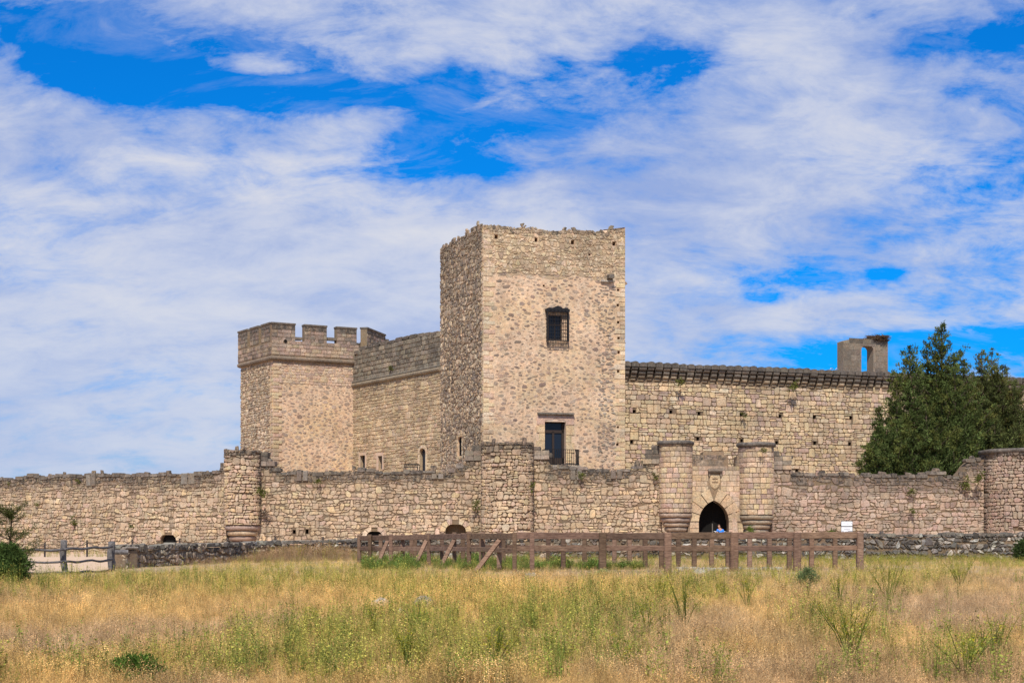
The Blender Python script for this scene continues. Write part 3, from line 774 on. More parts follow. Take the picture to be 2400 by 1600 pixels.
# ---- keep (great square tower)
K0, K1, K2 = at(1033, 136), at(1133, 125), at(1465, 128.4)
K3 = K2+(K0-K1)
def keep():
    sl_, sf_ = Seg(K0, K1), Seg(K1, K2)
    root = thing('keep_tower', 'tall square stone keep with barred window and balcony door', 'tower', (*((K0+K2)/2), -.4))
    tl = sl_.prof([(1033, 582), (1040, 576), (1052, 571), (1060, 563), (1080, 553), (1095, 545), (1108, 536), (1118, 528), (1133, 526)], .22, 1.6, 1)
    tf = sf_.prof([(1133, 525), (1180, 526), (1200, 532), (1225, 530), (1260, 535), (1300, 537), (1340, 536), (1380, 541), (1410, 542), (1440, 538), (1447, 534), (1465, 533)], .16, 1.7, 2)
    hf = [sf_.hole(*h) for h in ((1159, 550, 1167, 560), (1253, 557, 1260, 567), (1338, 563, 1346, 573), (1435, 566, 1443, 576), (1272, 667, 1277, 672), (1446, 677, 1452, 682), (1445, 712, 1451, 718), (1446, 752, 1452, 758), (1447, 789, 1453, 795), (1447, 822, 1453, 829), (1446, 867, 1452, 873), (1446, 998, 1451, 1003), (1444, 1038, 1450, 1044), (1379, 595, 1384, 599))]
    win = sf_.hole(1285, 738, 1317, 796); door = sf_.hole(1277, 988, 1326, 1092)
    ul, zl = sl_.uz(1078, 1068); wl0, wl1 = sl_.u(1073.5), sl_.u(1083); lz = sl_.z(1078, 1036)
    lslit = arch_loop((wl0+wl1)/2, lz, (wl1-wl0)/2, .62, zl, 5)
    r3 = Seg(K2, K3); r4 = Seg(K3, K0)
    t3 = lambda u: tf(sf_.L)+(tl(0)-tf(sf_.L))*u/r3.L; t4 = lambda u: tl(0)
    core, segs = tower_core('wall_core', [K0, K1, K2, K3], [lambda u: tl(u)-.12, lambda u: tf(u)-.12, t3, t4], -.9, 1.4, M_MORT_PINK, root, {1: hf+[win, door]}, {0: [lslit]}, roof=18.5, hole_depth=.75)
    zband = sf_.z(1300, 640)
    # upper rubble band of front face (its own tan joints)
    hc = hf+[win, door]
    up = courses(0, sf_.L, zband-.2, tf, h=(.15, .28), w=(.18, .44), wav=.14, gap=.035, ch=.12, jit=.035, split=.22, big=.28, seed=41, holes=hf, slant=.14)
    R = random.Random(3)
    band = lambda u: zband-.3+.5*noise.noise((u*.4, 1, 1))
    up = [p for p in up if p[0][1] > band(p[0][0])]
    st = lay(up, sf_, .06, PAL_YEL, 41, lambda u, z, R: .75*math.exp(-((tf(u)-z)/.5)**2)+.5*R.random()**4, pick=lambda u, z, R: [(.56, .43, .27), (.50, .38, .25), TAN, PALE, (.44, .33, .22)])
    # joint skin behind the upper band
    mb = MB(); skin_top = lambda u: tf(u)-.15
    n = 60; V = []
    for i in range(n+1):
        u = sf_.L*i/n; V += [sf_.pt(u, max(band(u)-.1, 0), .012), sf_.pt(u, skin_top(u), .012)]
    # (skip the holes by building the skin in columns between them)
    cols = []
    for i in range(n):
        a, b = sf_.L*i/n, sf_.L*(i+1)/n
        if any(h[2] > a and h[0] < b and h[3] > band(a) for h in hf): continue
        cols.append([2*i, 2*i+2, 2*i+3, 2*i+1])
    mb.add(V, cols); mb.build('joint_skin', M_MORT_TAN, root)
    # embedded field stones below
    frame = (sf_.u(1250), door[1]-1, sf_.u(1350), sf_.z(1300, 965))
    def dens(u, z, R):
        px = 1200+F*sf_.pt(u, 0)[0]/sf_.pt(u, 0)[1]
        e = 1
        if px < 1165: e = .12
        elif px < 1200: e = .45
        if px > 1438: e = .15
        return R.random() < e
    bl = blobs_poly(.1, sf_.L-.1, -.5, zband-.15, 6000, .10, .34, 42, [win, door, frame]+hf, dens)
    st += lay(bl, sf_, .02, PAL_PEB, 42, lambda u, z, R: .25*R.random()**2, pick=lambda u, z, R: PAL_PEB if R.random() < .72 else [(.46, .34, .24), (.50, .37, .26)], inner=.82, rough=.25)
    # weathered grey stones down the right flank
    fl = blobs_poly(sf_.u(1402), sf_.u(1440), 0, zband, 1300, .09, .26, 43, hf, lambda u, z, R: R.random() < .45)
    st += lay(fl, sf_, .05, [(.34, .28, .22), (.38, .31, .24), (.43, .34, .26)], 43, lambda u, z, R: .4*R.random(), inner=.78)
    # quoins on both arrises
    for (sg, e0, dr, sd) in ((sf_, 0, 1, 1), (sf_, sf_.L, -1, 2), (sl_, sl_.L, -1, 3)):
        Rq = random.Random(sd); z = -.6; k = 0
        while z < min(tf(0), tf(sf_.L))-.6:
            h = Rq.uniform(.32, .5); w = (.55 if k % 2 else .95)*Rq.uniform(.85, 1.15); k += 1
            if sd == 3: w *= .5
            a, b = (e0, e0+w) if dr > 0 else (e0-w, e0)
            q = round_poly([(a+.0, z+.02), (b, z+.02), (b, z+h-.02), (a, z+h-.02)], Rq, .04, .01); q = cut_holes(q, hf if sg is sf_ else [])
            pal = [PINK, YEL, TAN, PALE] if dr > 0 else [YEL, YEL, TAN, PALE]
            if q: st.append(stone_geo(q, sg, .045, Rq, tone(Rq, pal, .07), .12*Rq.random(), inner=.9, rough=.08))
            z += h
    # left face: grey rubble all the way
    lf = courses(0, sl_.L-.3, -.6, tl, h=(.13, .25), w=(.17, .42), wav=.16, gap=.035, ch=.13, jit=.04, split=.25, big=.3, seed=44, slant=.16, holes=[(wl0-.35, zl-.1, wl1+.35, lz+.8)])
    st2 = lay(lf, sl_, .085, PAL_RUB, 44, lambda u, z, R: R.random()**1.5*.45+.3*math.exp(-((tl(u)-z)/5)**2), pick=lambda u, z, R: [(a*1.0, b*.97, c*.93) for a, b, c in PAL_RUB] if z > 8+3*noise.noise((u*.3, z*.3, 2)) else [TAN, (.45, .35, .25), PALE, (.40, .31, .23), GREY])
    st2 += lay(courses(wl0-.33, wl1+.33, zl-.35, lambda u: lz+1.0, h=(.35, .5), w=(.3, .5), wav=.01, gap=.03, ch=.03, jit=.01, seed=45, split=0, big=0, holes=[(wl0, zl, wl1, lz+.45)]), sl_, .08, [PALE, YEL], 45, inner=.93)
    emit(root, st, rest='small_stones'); emit(root, st2, limit=260, rest='side_rubble')
    m2 = MB(); n = 40
    V = []
    for i in range(n+1):
        u = sl_.L*i/n; V += [sl_.pt(u, -.8, .01), sl_.pt(u, tl(u)-.15, .01)]
    m2.add(V, [[2*i, 2*i+2, 2*i+3, 2*i+1] for i in range(n) if not (sl_.L*(i+1)/n > wl0-.05 and sl_.L*i/n < wl1+.05)]); m2.build('side_joint_skin', M_MORT_TAN, root)
    # thin brick courses
    br = MB(); Rb = random.Random(9)
    for (x0, x1, y0, y1) in ((1160, 1196, 788, 822), (1160, 1192, 855, 905), (1150, 1200, 962, 992), (1408, 1438, 797, 830), (1405, 1438, 870, 905), (1403, 1438, 985, 1050)):
        u0, u1 = sf_.u(x0), sf_.u(x1); zb_, zt_ = sf_.z(x0, y1), sf_.z(x0, y0); z = zb_
        while z < zt_:
            u = u0+Rb.uniform(0, .5)
            while u < u1-Rb.uniform(0, .4):
                w = Rb.uniform(.28, .42)
                if Rb.random() < .6: br.box(sf_.pt(u+w/2, z, .0), (w-.03, .05, .045), ux=(*sf_.U, 0), t=(*tone(Rb, [(.56, .41, .31), (.52, .385, .30), (.58, .44, .33)]), .05))
                u += w
            z += .115
    o = br.build('thin_bricks', M_STONE, root); o['kind'] = 'stuff'
    # broken spout bracket near the top right
    sp = MB(); sp.box(sf_.pt(sf_.u(1428), sf_.z(1428, 650), .3), (.5, .75, .35), ux=(*sf_.U, 0), t=(.2, .17, .14, .6)); sp.box(sf_.pt(sf_.u(1420), sf_.z(1428, 660), .1), (1.0, .3, .12), ux=(*sf_.U, 0), t=(.5, .46, .4, .4))
    sp.build('broken_spout', M_STONE, root)
    # --- barred window
    a, b, c, e = win
    w = MB(); w.box(sf_.pt((a+c)/2, (b+e)/2, -.30), (c-a-.02, .04, e-b-.02), ux=(*sf_.U, 0)); wo = w.build('window', M_GLASS, root)
    fr = MB()
    for (u, z, x, y) in ((a+.06, (b+e)/2, .1, e-b), (c-.06, (b+e)/2, .1, e-b), ((a+c)/2, (b+e)/2, .1, e-b), ((a+c)/2, b+.06, c-a, .1), ((a+c)/2, e-.06, c-a, .1), ((a+c)/2, b+(e-b)*.62, c-a, .08)):
        fr.box(sf_.pt(u, z, -.25), (x, .07, y), ux=(*sf_.U, 0))
    fr.build('window_frame', M_DARKWOOD, wo)
    g = MB(); ga, gb, gc, ge = sf_.hole(1280, 733, 1329, 799); pr = .42
    nb = 13
    for i in range(nb+1):
        u = ga+(gc-ga)*i/nb; g.box(sf_.pt(u, (gb+ge)/2, pr), (.03, .03, ge-gb), ux=(*sf_.U, 0))
    for j in range(9):
        z = gb+(ge-gb)*j/8; g.box(sf_.pt((ga+gc)/2, z, pr), (gc-ga, .03, .035), ux=(*sf_.U, 0))
    for uu in (ga, gc):
        for k in range(1, 4): g.box(sf_.pt(uu, (gb+ge)/2, pr*k/4), (.03, .03, ge-gb), ux=(*sf_.U, 0))
        for j in range(9): g.box(sf_.pt(uu, gb+(ge-gb)*j/8, pr/2), (.03, pr, .035), ux=(*sf_.U, 0))
    for uu in (ga, gc): g.box(sf_.pt(uu, (gb+ge)/2, pr), (.09, .09, ge-gb+.1), ux=(*sf_.U, 0))
    g.box(sf_.pt((ga+gc)/2, gb, pr), (gc-ga+.1, .08, .08), ux=(*sf_.U, 0))
    for i in range(nb+1):   # skirt under the cage
        u = ga+(gc-ga)*i/nb; g.box(sf_.pt(u, gb-.22, pr*.7), (.03, .03, .42), ux=(*sf_.U, 0))
    for z in (gb-.2, gb-.42): g.box(sf_.pt((ga+gc)/2, z, pr*.7), (gc-ga, .03, .03), ux=(*sf_.U, 0))
    g.build('window_grille', M_IRON, wo)
    cr = MB(); cz = ge+.05; hw = (gc-ga)/2; mu = (ga+gc)/2
    pts = [(-hw-.12, 0), (hw+.12, 0), (hw+.12, .24), (hw*.85, .34), (hw*.45, .30), (hw*.3, .42), (0, .52), (-hw*.3, .42), (-hw*.45, .30), (-hw*.85, .34), (-hw-.12, .24)]
    V = [sf_.pt(mu+x, cz+z, pr+.05) for x, z in pts]+[sf_.pt(mu+x, cz+z, -.02) for x, z in pts]; k = len(pts)
    cr.add(V, [list(range(k)), [k+i for i in range(k)][::-1]]+[[i, k+i, k+(i+1) % k, (i+1) % k] for i in range(k)])
    for s in (-.7, -.35, 0, .35, .7): cr.box(sf_.pt(mu+s*hw, cz+.17, pr+.08), (.14, .05, .12), ux=(*sf_.U, 0))
    cr.build('crested_hood', M_IRON, wo)
    # --- balcony door with stone surround
    a, b, c, e = door
    dd = MB(); dd.box(sf_.pt((a+c)/2, (b+e)/2, -.6), (c-a+.2, .04, e-b+.2), ux=(*sf_.U, 0)); do = dd.build('balcony_door', M_GLASS, root)
    fr = MB(); tz = sf_.z(1300, 1010); bz = sf_.z(1300, 1072)
    for (u, z, x, y) in ((a+.07, (b+e)/2, .14, e-b), (c-.12, (b+e)/2, .24, e-b), ((a+c)/2-.05, (b+tz)/2, .2, tz-b), ((a+c)/2, tz, c-a, .26), ((a+c)/2, e-.05, c-a, .1), ((a+c)/2, (b+bz)/2, c-a, bz-b)):
        fr.box(sf_.pt(u, z, -.53), (x, .08, y), ux=(*sf_.U, 0))
    fr.build('door_frame', M_DARKWOOD, do)
    Rd = random.Random(4); mu = (a+c)/2; hw = (c-a)/2
    # ogee lintel piece under which a pale plaster soffit shows
    oz = e; prof = [(-hw-.02, 0), (-hw*.95, .13), (-hw*.7, .19), (-hw*.3, .20), (-hw*.1, .30), (0, .46), (hw*.1, .30), (hw*.3, .20), (hw*.7, .19), (hw*.95, .13), (hw+.02, 0)]
    V = [sf_.pt(mu+x, oz+z, .02) for x, z in prof]; mesh_obj('ogee_panel', V, [list(range(len(prof)))[::-1]], M_REVEAL, root)
    top_l = sf_.z(1300, 975)
    outl = [(mu-hw-.75, oz-.25), (mu-hw-.02, oz-.25)]+[(mu+x, oz+z) for x, z in prof]+[(mu+hw+.02, oz-.25), (mu+hw+.75, oz-.25), (mu+hw+.75, top_l), (mu-hw-.75, top_l)]
    V = [sf_.pt(x, z, .06) for x, z in outl]+[sf_.pt(x, z, -.02) for x, z in outl]; k = len(outl)
    tr = geometry.tessellate_polygon([[Vector((x, z, 0)) for x, z in outl]])
    mesh_obj('door_lintel', V, [list(t) for t in tr]+[[i, (i+1) % k, k+(i+1) % k, k+i] for i in range(k)], M_STONE, root, tint=(.55, .37, .28, .05))
    for sgn in (-1, 1):
        z = b-.2; kx = 0
        while z < oz-.28:
            h = min(Rd.uniform(.6, .95), oz-.26-z); wq = .55 if kx % 2 else .8; kx += 1
            u0 = mu+sgn*hw; u1 = u0+sgn*wq; q = [(min(u0, u1)+.01, z+.012), (max(u0, u1)-.01, z+.012), (max(u0, u1)-.01, z+h-.012), (min(u0, u1)+.01, z+h-.012)]
            s_ = stone_geo(q, sf_, .065, Rd, tone(Rd, [YEL, (.58, .43, .26), PINK], .04), .04, inner=.97, rough=.03)
            mesh_obj('door_jamb_stone', s_[1], s_[2], M_STONE, root, tint=s_[3]); z += h
    hd = MB(); h0, h1 = sf_.u(1259), sf_.u(1344); z = sf_.z(1300, 969); hd.box(sf_.pt((h0+h1)/2, z, .16), (h1-h0, .34, .15), ux=(*sf_.U, 0), t=(.30, .26, .21, .7)); hd.build('drip_stone', M_STONE, root)
    rl = MB(); r0, r1 = sf_.u(1271), sf_.u(1349); zt_ = sf_.z(1300, 1054); zb_ = sf_.z(1300, 1090); pr = .95
    nb = 18
    for i in range(nb+1):
        u = r0+(r1-r0)*i/nb; rl.box(sf_.pt(u, (zt_+zb_)/2, pr), (.035, .035, zt_-zb_), ux=(*sf_.U, 0))
        if i % 4 == 2: rl.box(sf_.pt(u, (zt_+zb_)/2, pr), (.09, .06, .09), ux=(*sf_.U, 0))
    for z in (zt_, zb_+.06): rl.box(sf_.pt((r0+r1)/2, z, pr), (r1-r0, .06, .05), ux=(*sf_.U, 0))
    for u in (r0, r1):
        rl.box(sf_.pt(u, zt_, pr/2), (.05, pr, .05), ux=(*sf_.U, 0))
        for k in range(1, 6): rl.box(sf_.pt(u, (zt_+zb_)/2, pr*k/6), (.035, .035, zt_-zb_), ux=(*sf_.U, 0))
    rl.build('balcony_railing', M_IRON, root)
    bs = MB(); bs.box(sf_.pt((r0+r1)/2, zb_-.12, .5), (r1-r0+.25, 1.1, .2), ux=(*sf_.U, 0), t=(.44, .38, .3, .5)); bs.build('balcony_slab', M_STONE, root)
    rv = MB(); 
    for (u0, u1) in ((c-.01, c),):
        V = [sf_.pt(c-.004, b, -.02), sf_.pt(c-.004, e, -.02), sf_.pt(c-.004, e, -.5), sf_.pt(c-.004, b, -.5)]; rv.add(V, [[0, 1, 2, 3]])
    rv.build('door_reveal', M_REVEAL, root)
    sw = MB(); sw.box(sl_.pt((wl0+wl1)/2, (zl+lz)/2+.3, -.16), (wl1-wl0+.1, .04, lz-zl+1.2), ux=(*sl_.U, 0)); sw.build('slit_window', M_INT, root)
keep()

# ---- curtain wall between keep and corner tower
W0, W1 = at(823, 152.5), at(1034, 136.6)
def left_curtain():
    seg = Seg(W0, W1)
    root = thing('curtain_wall', 'high yellow curtain wall left of keep with dark grey parapet above a roll moulding', 'wall', (*((W0+W1)/2), -.4))
    top = seg.prof([(823, 838), (835, 829), (842, 822), (870, 813), (900, 807), (930, 800), (960, 792), (1000, 786), (1034, 779)], .06, 2, 6)
    zst = seg.z(930, 884)
    wins = [seg.hole(845, 1067, 857, 1100), seg.hole(887, 1068, 897, 1098)]
    aw = seg.hole(984, 1063, 998, 1104); al = arch_loop((aw[0]+aw[2])/2, aw[3], (aw[2]-aw[0])/2, .55, aw[1], 5)
    slab_wall('wall_core', seg, -.9, lambda u: top(u)-.15, 1.6, M_MORT_TAN, root, wins, [al], hole_depth=.7)
    hc = [(a-.25, b-.1, c+.25, e+.35) for a, b, c, e in wins]+[(aw[0]-.25, aw[1]-.1, aw[2]+.25, aw[3]+.75)]
    lo = courses(0, seg.L, -.6, lambda u: zst-.45, h=(.26, .42), w=(.4, .95), wav=.06, gap=.04, ch=.09, jit=.018, split=.2, big=.08, seed=51, holes=hc)
    st = lay(lo, seg, .075, PAL_YEL, 51, lambda u, z, R: .3*R.random()**3+.5*sm(zst-3, zst-.5, z)*R.random(), pick=lambda u, z, R: [YEL, TAN, (.50, .38, .24), (.45, .34, .22), (.53, .41, .26)])
    hi = courses(0, seg.L, zst+.3, top, h=(.38, .52), w=(.45, .95), wav=.02, gap=.05, ch=.06, jit=.012, split=.05, big=0, seed=52)
    st += lay(hi, seg, .09, [(.33, .28, .21), (.38, .32, .24), (.42, .35, .25)], 52, lambda u, z, R: R.uniform(.35, .95), inner=.93)
    emit(root, st)
    R = random.Random(2); u = .2   # rounded coping blocks along the top
    while u < seg.L-.3:
        w = R.uniform(1.2, 1.9); w = min(w, seg.L-u); z = top(u+w/2)-.05; h = R.uniform(.25, .38)
        p = round_poly([(u+.06, z), (u+w-.06, z), (u+w-.1, z+h), (u+.1, z+h)], R, .14, .02); n = len(p)
        V = [seg.pt(x, y, .10) for x, y in p]+[seg.pt(x, y, -1.2) for x, y in p]
        mesh_obj('coping_stone', V, [list(range(n)), [n+i for i in range(n)][::-1]]+[[i, n+i, n+(i+1) % n, (i+1) % n] for i in range(n)], M_STONE, root, tint=(*tone(R, [GREY]), R.uniform(.5, .9)))
        u += w
    def roll(n0, m, z0, r, d0, u0, u1, t):
        mb = MB(); k = 9; V = []; us = np.linspace(u0, u1, m)
        for uu in us:
            for i in range(k+1):
                a = math.pi*(i/k-.5); V.append(seg.pt(uu, z0+r*math.sin(a), d0+r*math.cos(a)*1.1))
        mb.add(V, [[j*(k+1)+i, (j+1)*(k+1)+i, (j+1)*(k+1)+i+1, j*(k+1)+i+1] for j in range(m-1) for i in range(k)], t)
        for uu, fl in ((us[0], 1), (us[-1], 0)):
            q = [seg.pt(uu, z0+r*math.sin(math.pi*(i/k-.5)), d0+r*math.cos(math.pi*(i/k-.5))*1.1) for i in range(k+1)]; mb.add(q, [list(range(k+1))[::-1 if fl else 1]], t)
        return mb.build(n0, M_STONE, root, smooth=True)
    roll('roll_moulding', 30, zst, .24, .02, -.2, seg.L, (.36, .29, .20, .45))
    roll('roll_moulding', 30, zst+.30, .14, .05, -.1, seg.L, (.30, .26, .2, .7))
    # plastered window surrounds and dark panes set back
    for a, b, c, e in wins:
        fr = MB(); fr.box(seg.pt(a-.14, (b+e)/2, .01), (.28, .16, e-b+.2), ux=(*seg.U, 0)); fr.box(seg.pt(c+.14, (b+e)/2, .01), (.28, .16, e-b+.2), ux=(*seg.U, 0)); fr.box(seg.pt((a+c)/2, e+.18, .012), (c-a+.56, .16, .35), ux=(*seg.U, 0))
        f = fr.build('window', M_REVEAL, root)
        g = MB(); g.box(seg.pt((a+c)/2+.1, (b+e)/2, -.30), (c-a+.1, .03, e-b), ux=(*seg.U, 0)); g.build('pane', M_GLASS, f)
    v = voussoirs((aw[0]+aw[2])/2, aw[3], (aw[2]-aw[0])/2, .55, .3, 2)+[[(aw[0]-.27, aw[1]), (aw[0]-.01, aw[1]), (aw[0]-.01, aw[3]), (aw[0]-.27, aw[3])], [(aw[2]+.01, aw[1]), (aw[2]+.27, aw[1]), (aw[2]+.27, aw[3]), (aw[2]+.01, aw[3])]]
    for p in v:
        s_ = stone_geo(p, seg, .08, R, tone(R, [YEL, PALE], .04), 0, inner=.94); mesh_obj('window_surround_stone', s_[1], s_[2], M_STONE, root, tint=s_[3])
    g = MB(); g.box(seg.pt((aw[0]+aw[2])/2, (aw[1]+aw[3])/2, -.25), (.9, .03, 3), ux=(*seg.U, 0)); g.build('pane', M_GLASS, root)
left_curtain()

# ---- polygonal corner tower on the left
def corner_tower():
    L0, L1, L2, L3 = at(565, 155), at(640, 148), at(836, 152.2), at(903, 161); L4 = at(720, 172)
    pts = [L0, L1, L2, L3, L4]
    root = thing('corner_tower', 'angular corner tower with square merlons at far left of castle', 'tower', (*((L1+L4)/2), -.4))
    zs = 18.15+CZ
    core, segs = tower_core('wall_core', pts, [lambda u: zs]*5, -.9, 1.5, M_MORT_PINK, root)
    over = .28; cen = sum(pts, Vector((0, 0)))/5
    op = []
    for i in range(5):
        a, b = segs[i-1], segs[i]; bis = (a.N+b.N); bis /= max(1e-6, bis.dot(a.N)); op.append(pts[i]+bis*over)
    zc = zpx(797, 148)
    pc, ps = tower_core('parapet_core', op, [lambda u: zc-.05]*5, zs+.12, .75, M_MORT_LT, root, roof=zs+.3)
    # string course
    mb = MB(); k = 8; nP = []
    for i in range(5):
        a, b = segs[i-1], segs[i]; bis = (a.N+b.N); bis /= max(1e-6, bis.dot(a.N)); nP.append((pts[i], bis))
    prof = [(-.05, -.22)]+[(.16+.24*math.cos(math.pi*(i/k-.5)), -.02+.24*math.sin(math.pi*(i/k-.5))) for i in range(k+1)]+[(-.05, .26)]
    V = []; m = len(prof)
    for p, b in nP: V += [(*(p+b*d), zs+z) for d, z in prof]
    mb.add(V, [[i*m+j, ((i+1) % 5)*m+j, ((i+1) % 5)*m+j+1, i*m+j+1] for i in range(5) for j in range(m-1)], (.33, .25, .18, .55)); mb.build('string_course', M_STONE, root)
    st = []
    # left face rubble
    s = segs[0]
    st += lay(courses(0, s.L-.7, -.5, lambda u: zs-.3, h=(.2, .34), w=(.22, .5), wav=.09, gap=.05, ch=.11, jit=.03, split=.2, big=.12, seed=61, slant=.1), s, .10, PAL_RUB, 61, lambda u, z, R: .4*R.random()**2, pick=lambda u, z, R: [TAN, (.42, .33, .24), PALE, (.40, .32, .24), (.48, .37, .25)])
    # front face: mortar with embedded stones
    s = segs[1]
    bl = blobs_poly(1.0, s.L-.2, -.4, zs-2.2, 5600, .10, .34, 62, [s.hole(710, 910, 717, 918)], lambda u, z, R: R.random() < .75)
    st += lay(bl, s, .02, PAL_PEB, 62, lambda u, z, R: .25*R.random(), pick=lambda u, z, R: [(.36, .27, .205), (.41, .305, .235), (.33, .245, .19)] if R.random() < .7 else [(.47, .35, .27), (.52, .39, .29)], inner=.85, rough=.3)
    st += lay(courses(0, s.L, zs-2.6, lambda u: zs-.3, h=(.25, .36), w=(.3, .7), wav=.05, gap=.04, ch=.08, jit=.02, seed=63), s, .05, [PINK, TAN, (.42, .31, .24)], 63, lambda u, z, R: .5*math.exp(-((zs-z)/.5)**2))
    s = segs[2]
    st += lay(courses(0, s.L, 6, lambda u: zs-.3, h=(.25, .36), w=(.3, .7), seed=64), s, .05, [PINK, TAN], 64)
    Rq = random.Random(6); z = -.5; kq = 0
    while z < zs-.7:
        h = Rq.uniform(.3, .45); w = .95 if kq % 2 else .6; kq += 1
        for sg, a, b in ((segs[1], 0, w), (segs[0], segs[0].L-.62*w, segs[0].L)):
            q = round_poly([(a, z+.02), (b, z+.02), (b, z+h-.02), (a, z+h-.02)], Rq, .05, .01); st.append(stone_geo(q, sg, .09, Rq, tone(Rq, [YEL, TAN, PINK], .07), .1, inner=.9, rough=.08))
        z += h
    # parapet band and merlons
    st2 = []
    darks = lambda i: (lambda u, z, R: (R.uniform(.35, .9) if i != 1 else R.uniform(.0, .35)+.5*sm(zc-1.0, zc+1.0, z)))
    for i in (0, 1, 2):
        s = ps[i]
        st2 += lay(courses(0, s.L, zs+.32, lambda u: zc-.1, h=(.36, .46), w=(.5, .95), wav=.012, gap=.035, ch=.03, jit=.008, split=.05, big=0, seed=65+i, slant=.01, holes=[s.hole(664, 794, 673, 803)] if i == 1 else []), s, .05, [TAN, PINK, (.42, .32, .23), MAUVE], 65+i, darks(i), inner=.92)
    s1 = ps[1]
    s_ = MB(); lathe(s_, 0, 0, [(0.02, 0), (.19, 0)], 14)
    v = [s1.pt(s1.u(668.5)+.17*math.cos(a), s1.z(668, 799)+.17*math.sin(a), .075) for a in [2*math.pi*k/14 for k in range(14)]]; mesh_obj('round_gun_port', v, [list(range(14))], M_INT, root)
    emit(root, st); emit(root, st2, name='ashlar_block')
    for i, rng in ((0, None), (1, [(640, 692), (713.5, 766), (789, 836)]), (2, [(860, 903)]), (3, None), (4, None)):
        s = ps[i]
        if rng: iv = [(max(0, s.u(a)) if a > 640 else 0, min(s.L, s.u(b))) for a, b in rng]
        else:
            n = max(3, int(s.L/2.25)); iv = [(s.L*k/n+(.0 if k == 0 else .35), s.L*(k+1)/n-.35) for k in range(n)]
        for (a, b) in iv:
            if i in (1,) and a == 0: a = .01
            hgt = zpx(759.5, 148) if i == 1 else zpx(759, 148); 
            if i == 2: hgt = zpx(772, 155)
            sg = Seg(s.pt(a, 0)[:2], s.pt(b, 0)[:2])
            mc = slab_wall('merlon', sg, zc-.05, lambda u: hgt, .74, M_MORT_LT, root, d=-.003 if i else -.006)
            if i in (0, 1, 2):
                R = random.Random(int(a*100)+i)
                pl = courses(0, sg.L, zc-.08, lambda u: hgt-.1, h=(.38, .46), w=(.45, .9), wav=.01, gap=.035, ch=.03, jit=.008, split=.05, big=0, seed=70+i, slant=.01)
                for q in lay(pl, sg, .05, [TAN, (.40, .31, .23), MAUVE, GREY], 70+i, lambda u, z, R: R.uniform(.1, .6)+.9*sm(hgt-.9, hgt, z)+(.25 if i == 0 else 0), inner=.92):
                    mesh_obj('merlon_stone', q[1], q[2], M_STONE, mc, tint=q[3])
            cp = MB(); cp.box(sg.pt(sg.L/2, hgt+.09, -.36), (sg.L+.08, .9, .18), ux=(*sg.U, 0), t=(*GREY, .8)); cp.build('merlon_cap', M_STONE, mc)
    for x, y, w in ((726, 792, 1.1), (778, 794, 1.0), (700, 793, .8)):
        bk = MB(); bk.box(s1.pt(s1.u(x), s1.z(x, y), -.3), (w, .7, .28), ux=(*s1.U, 0), t=(*GREY, .5)); bk.build('loose_coping', M_STONE, root)
corner_tower()

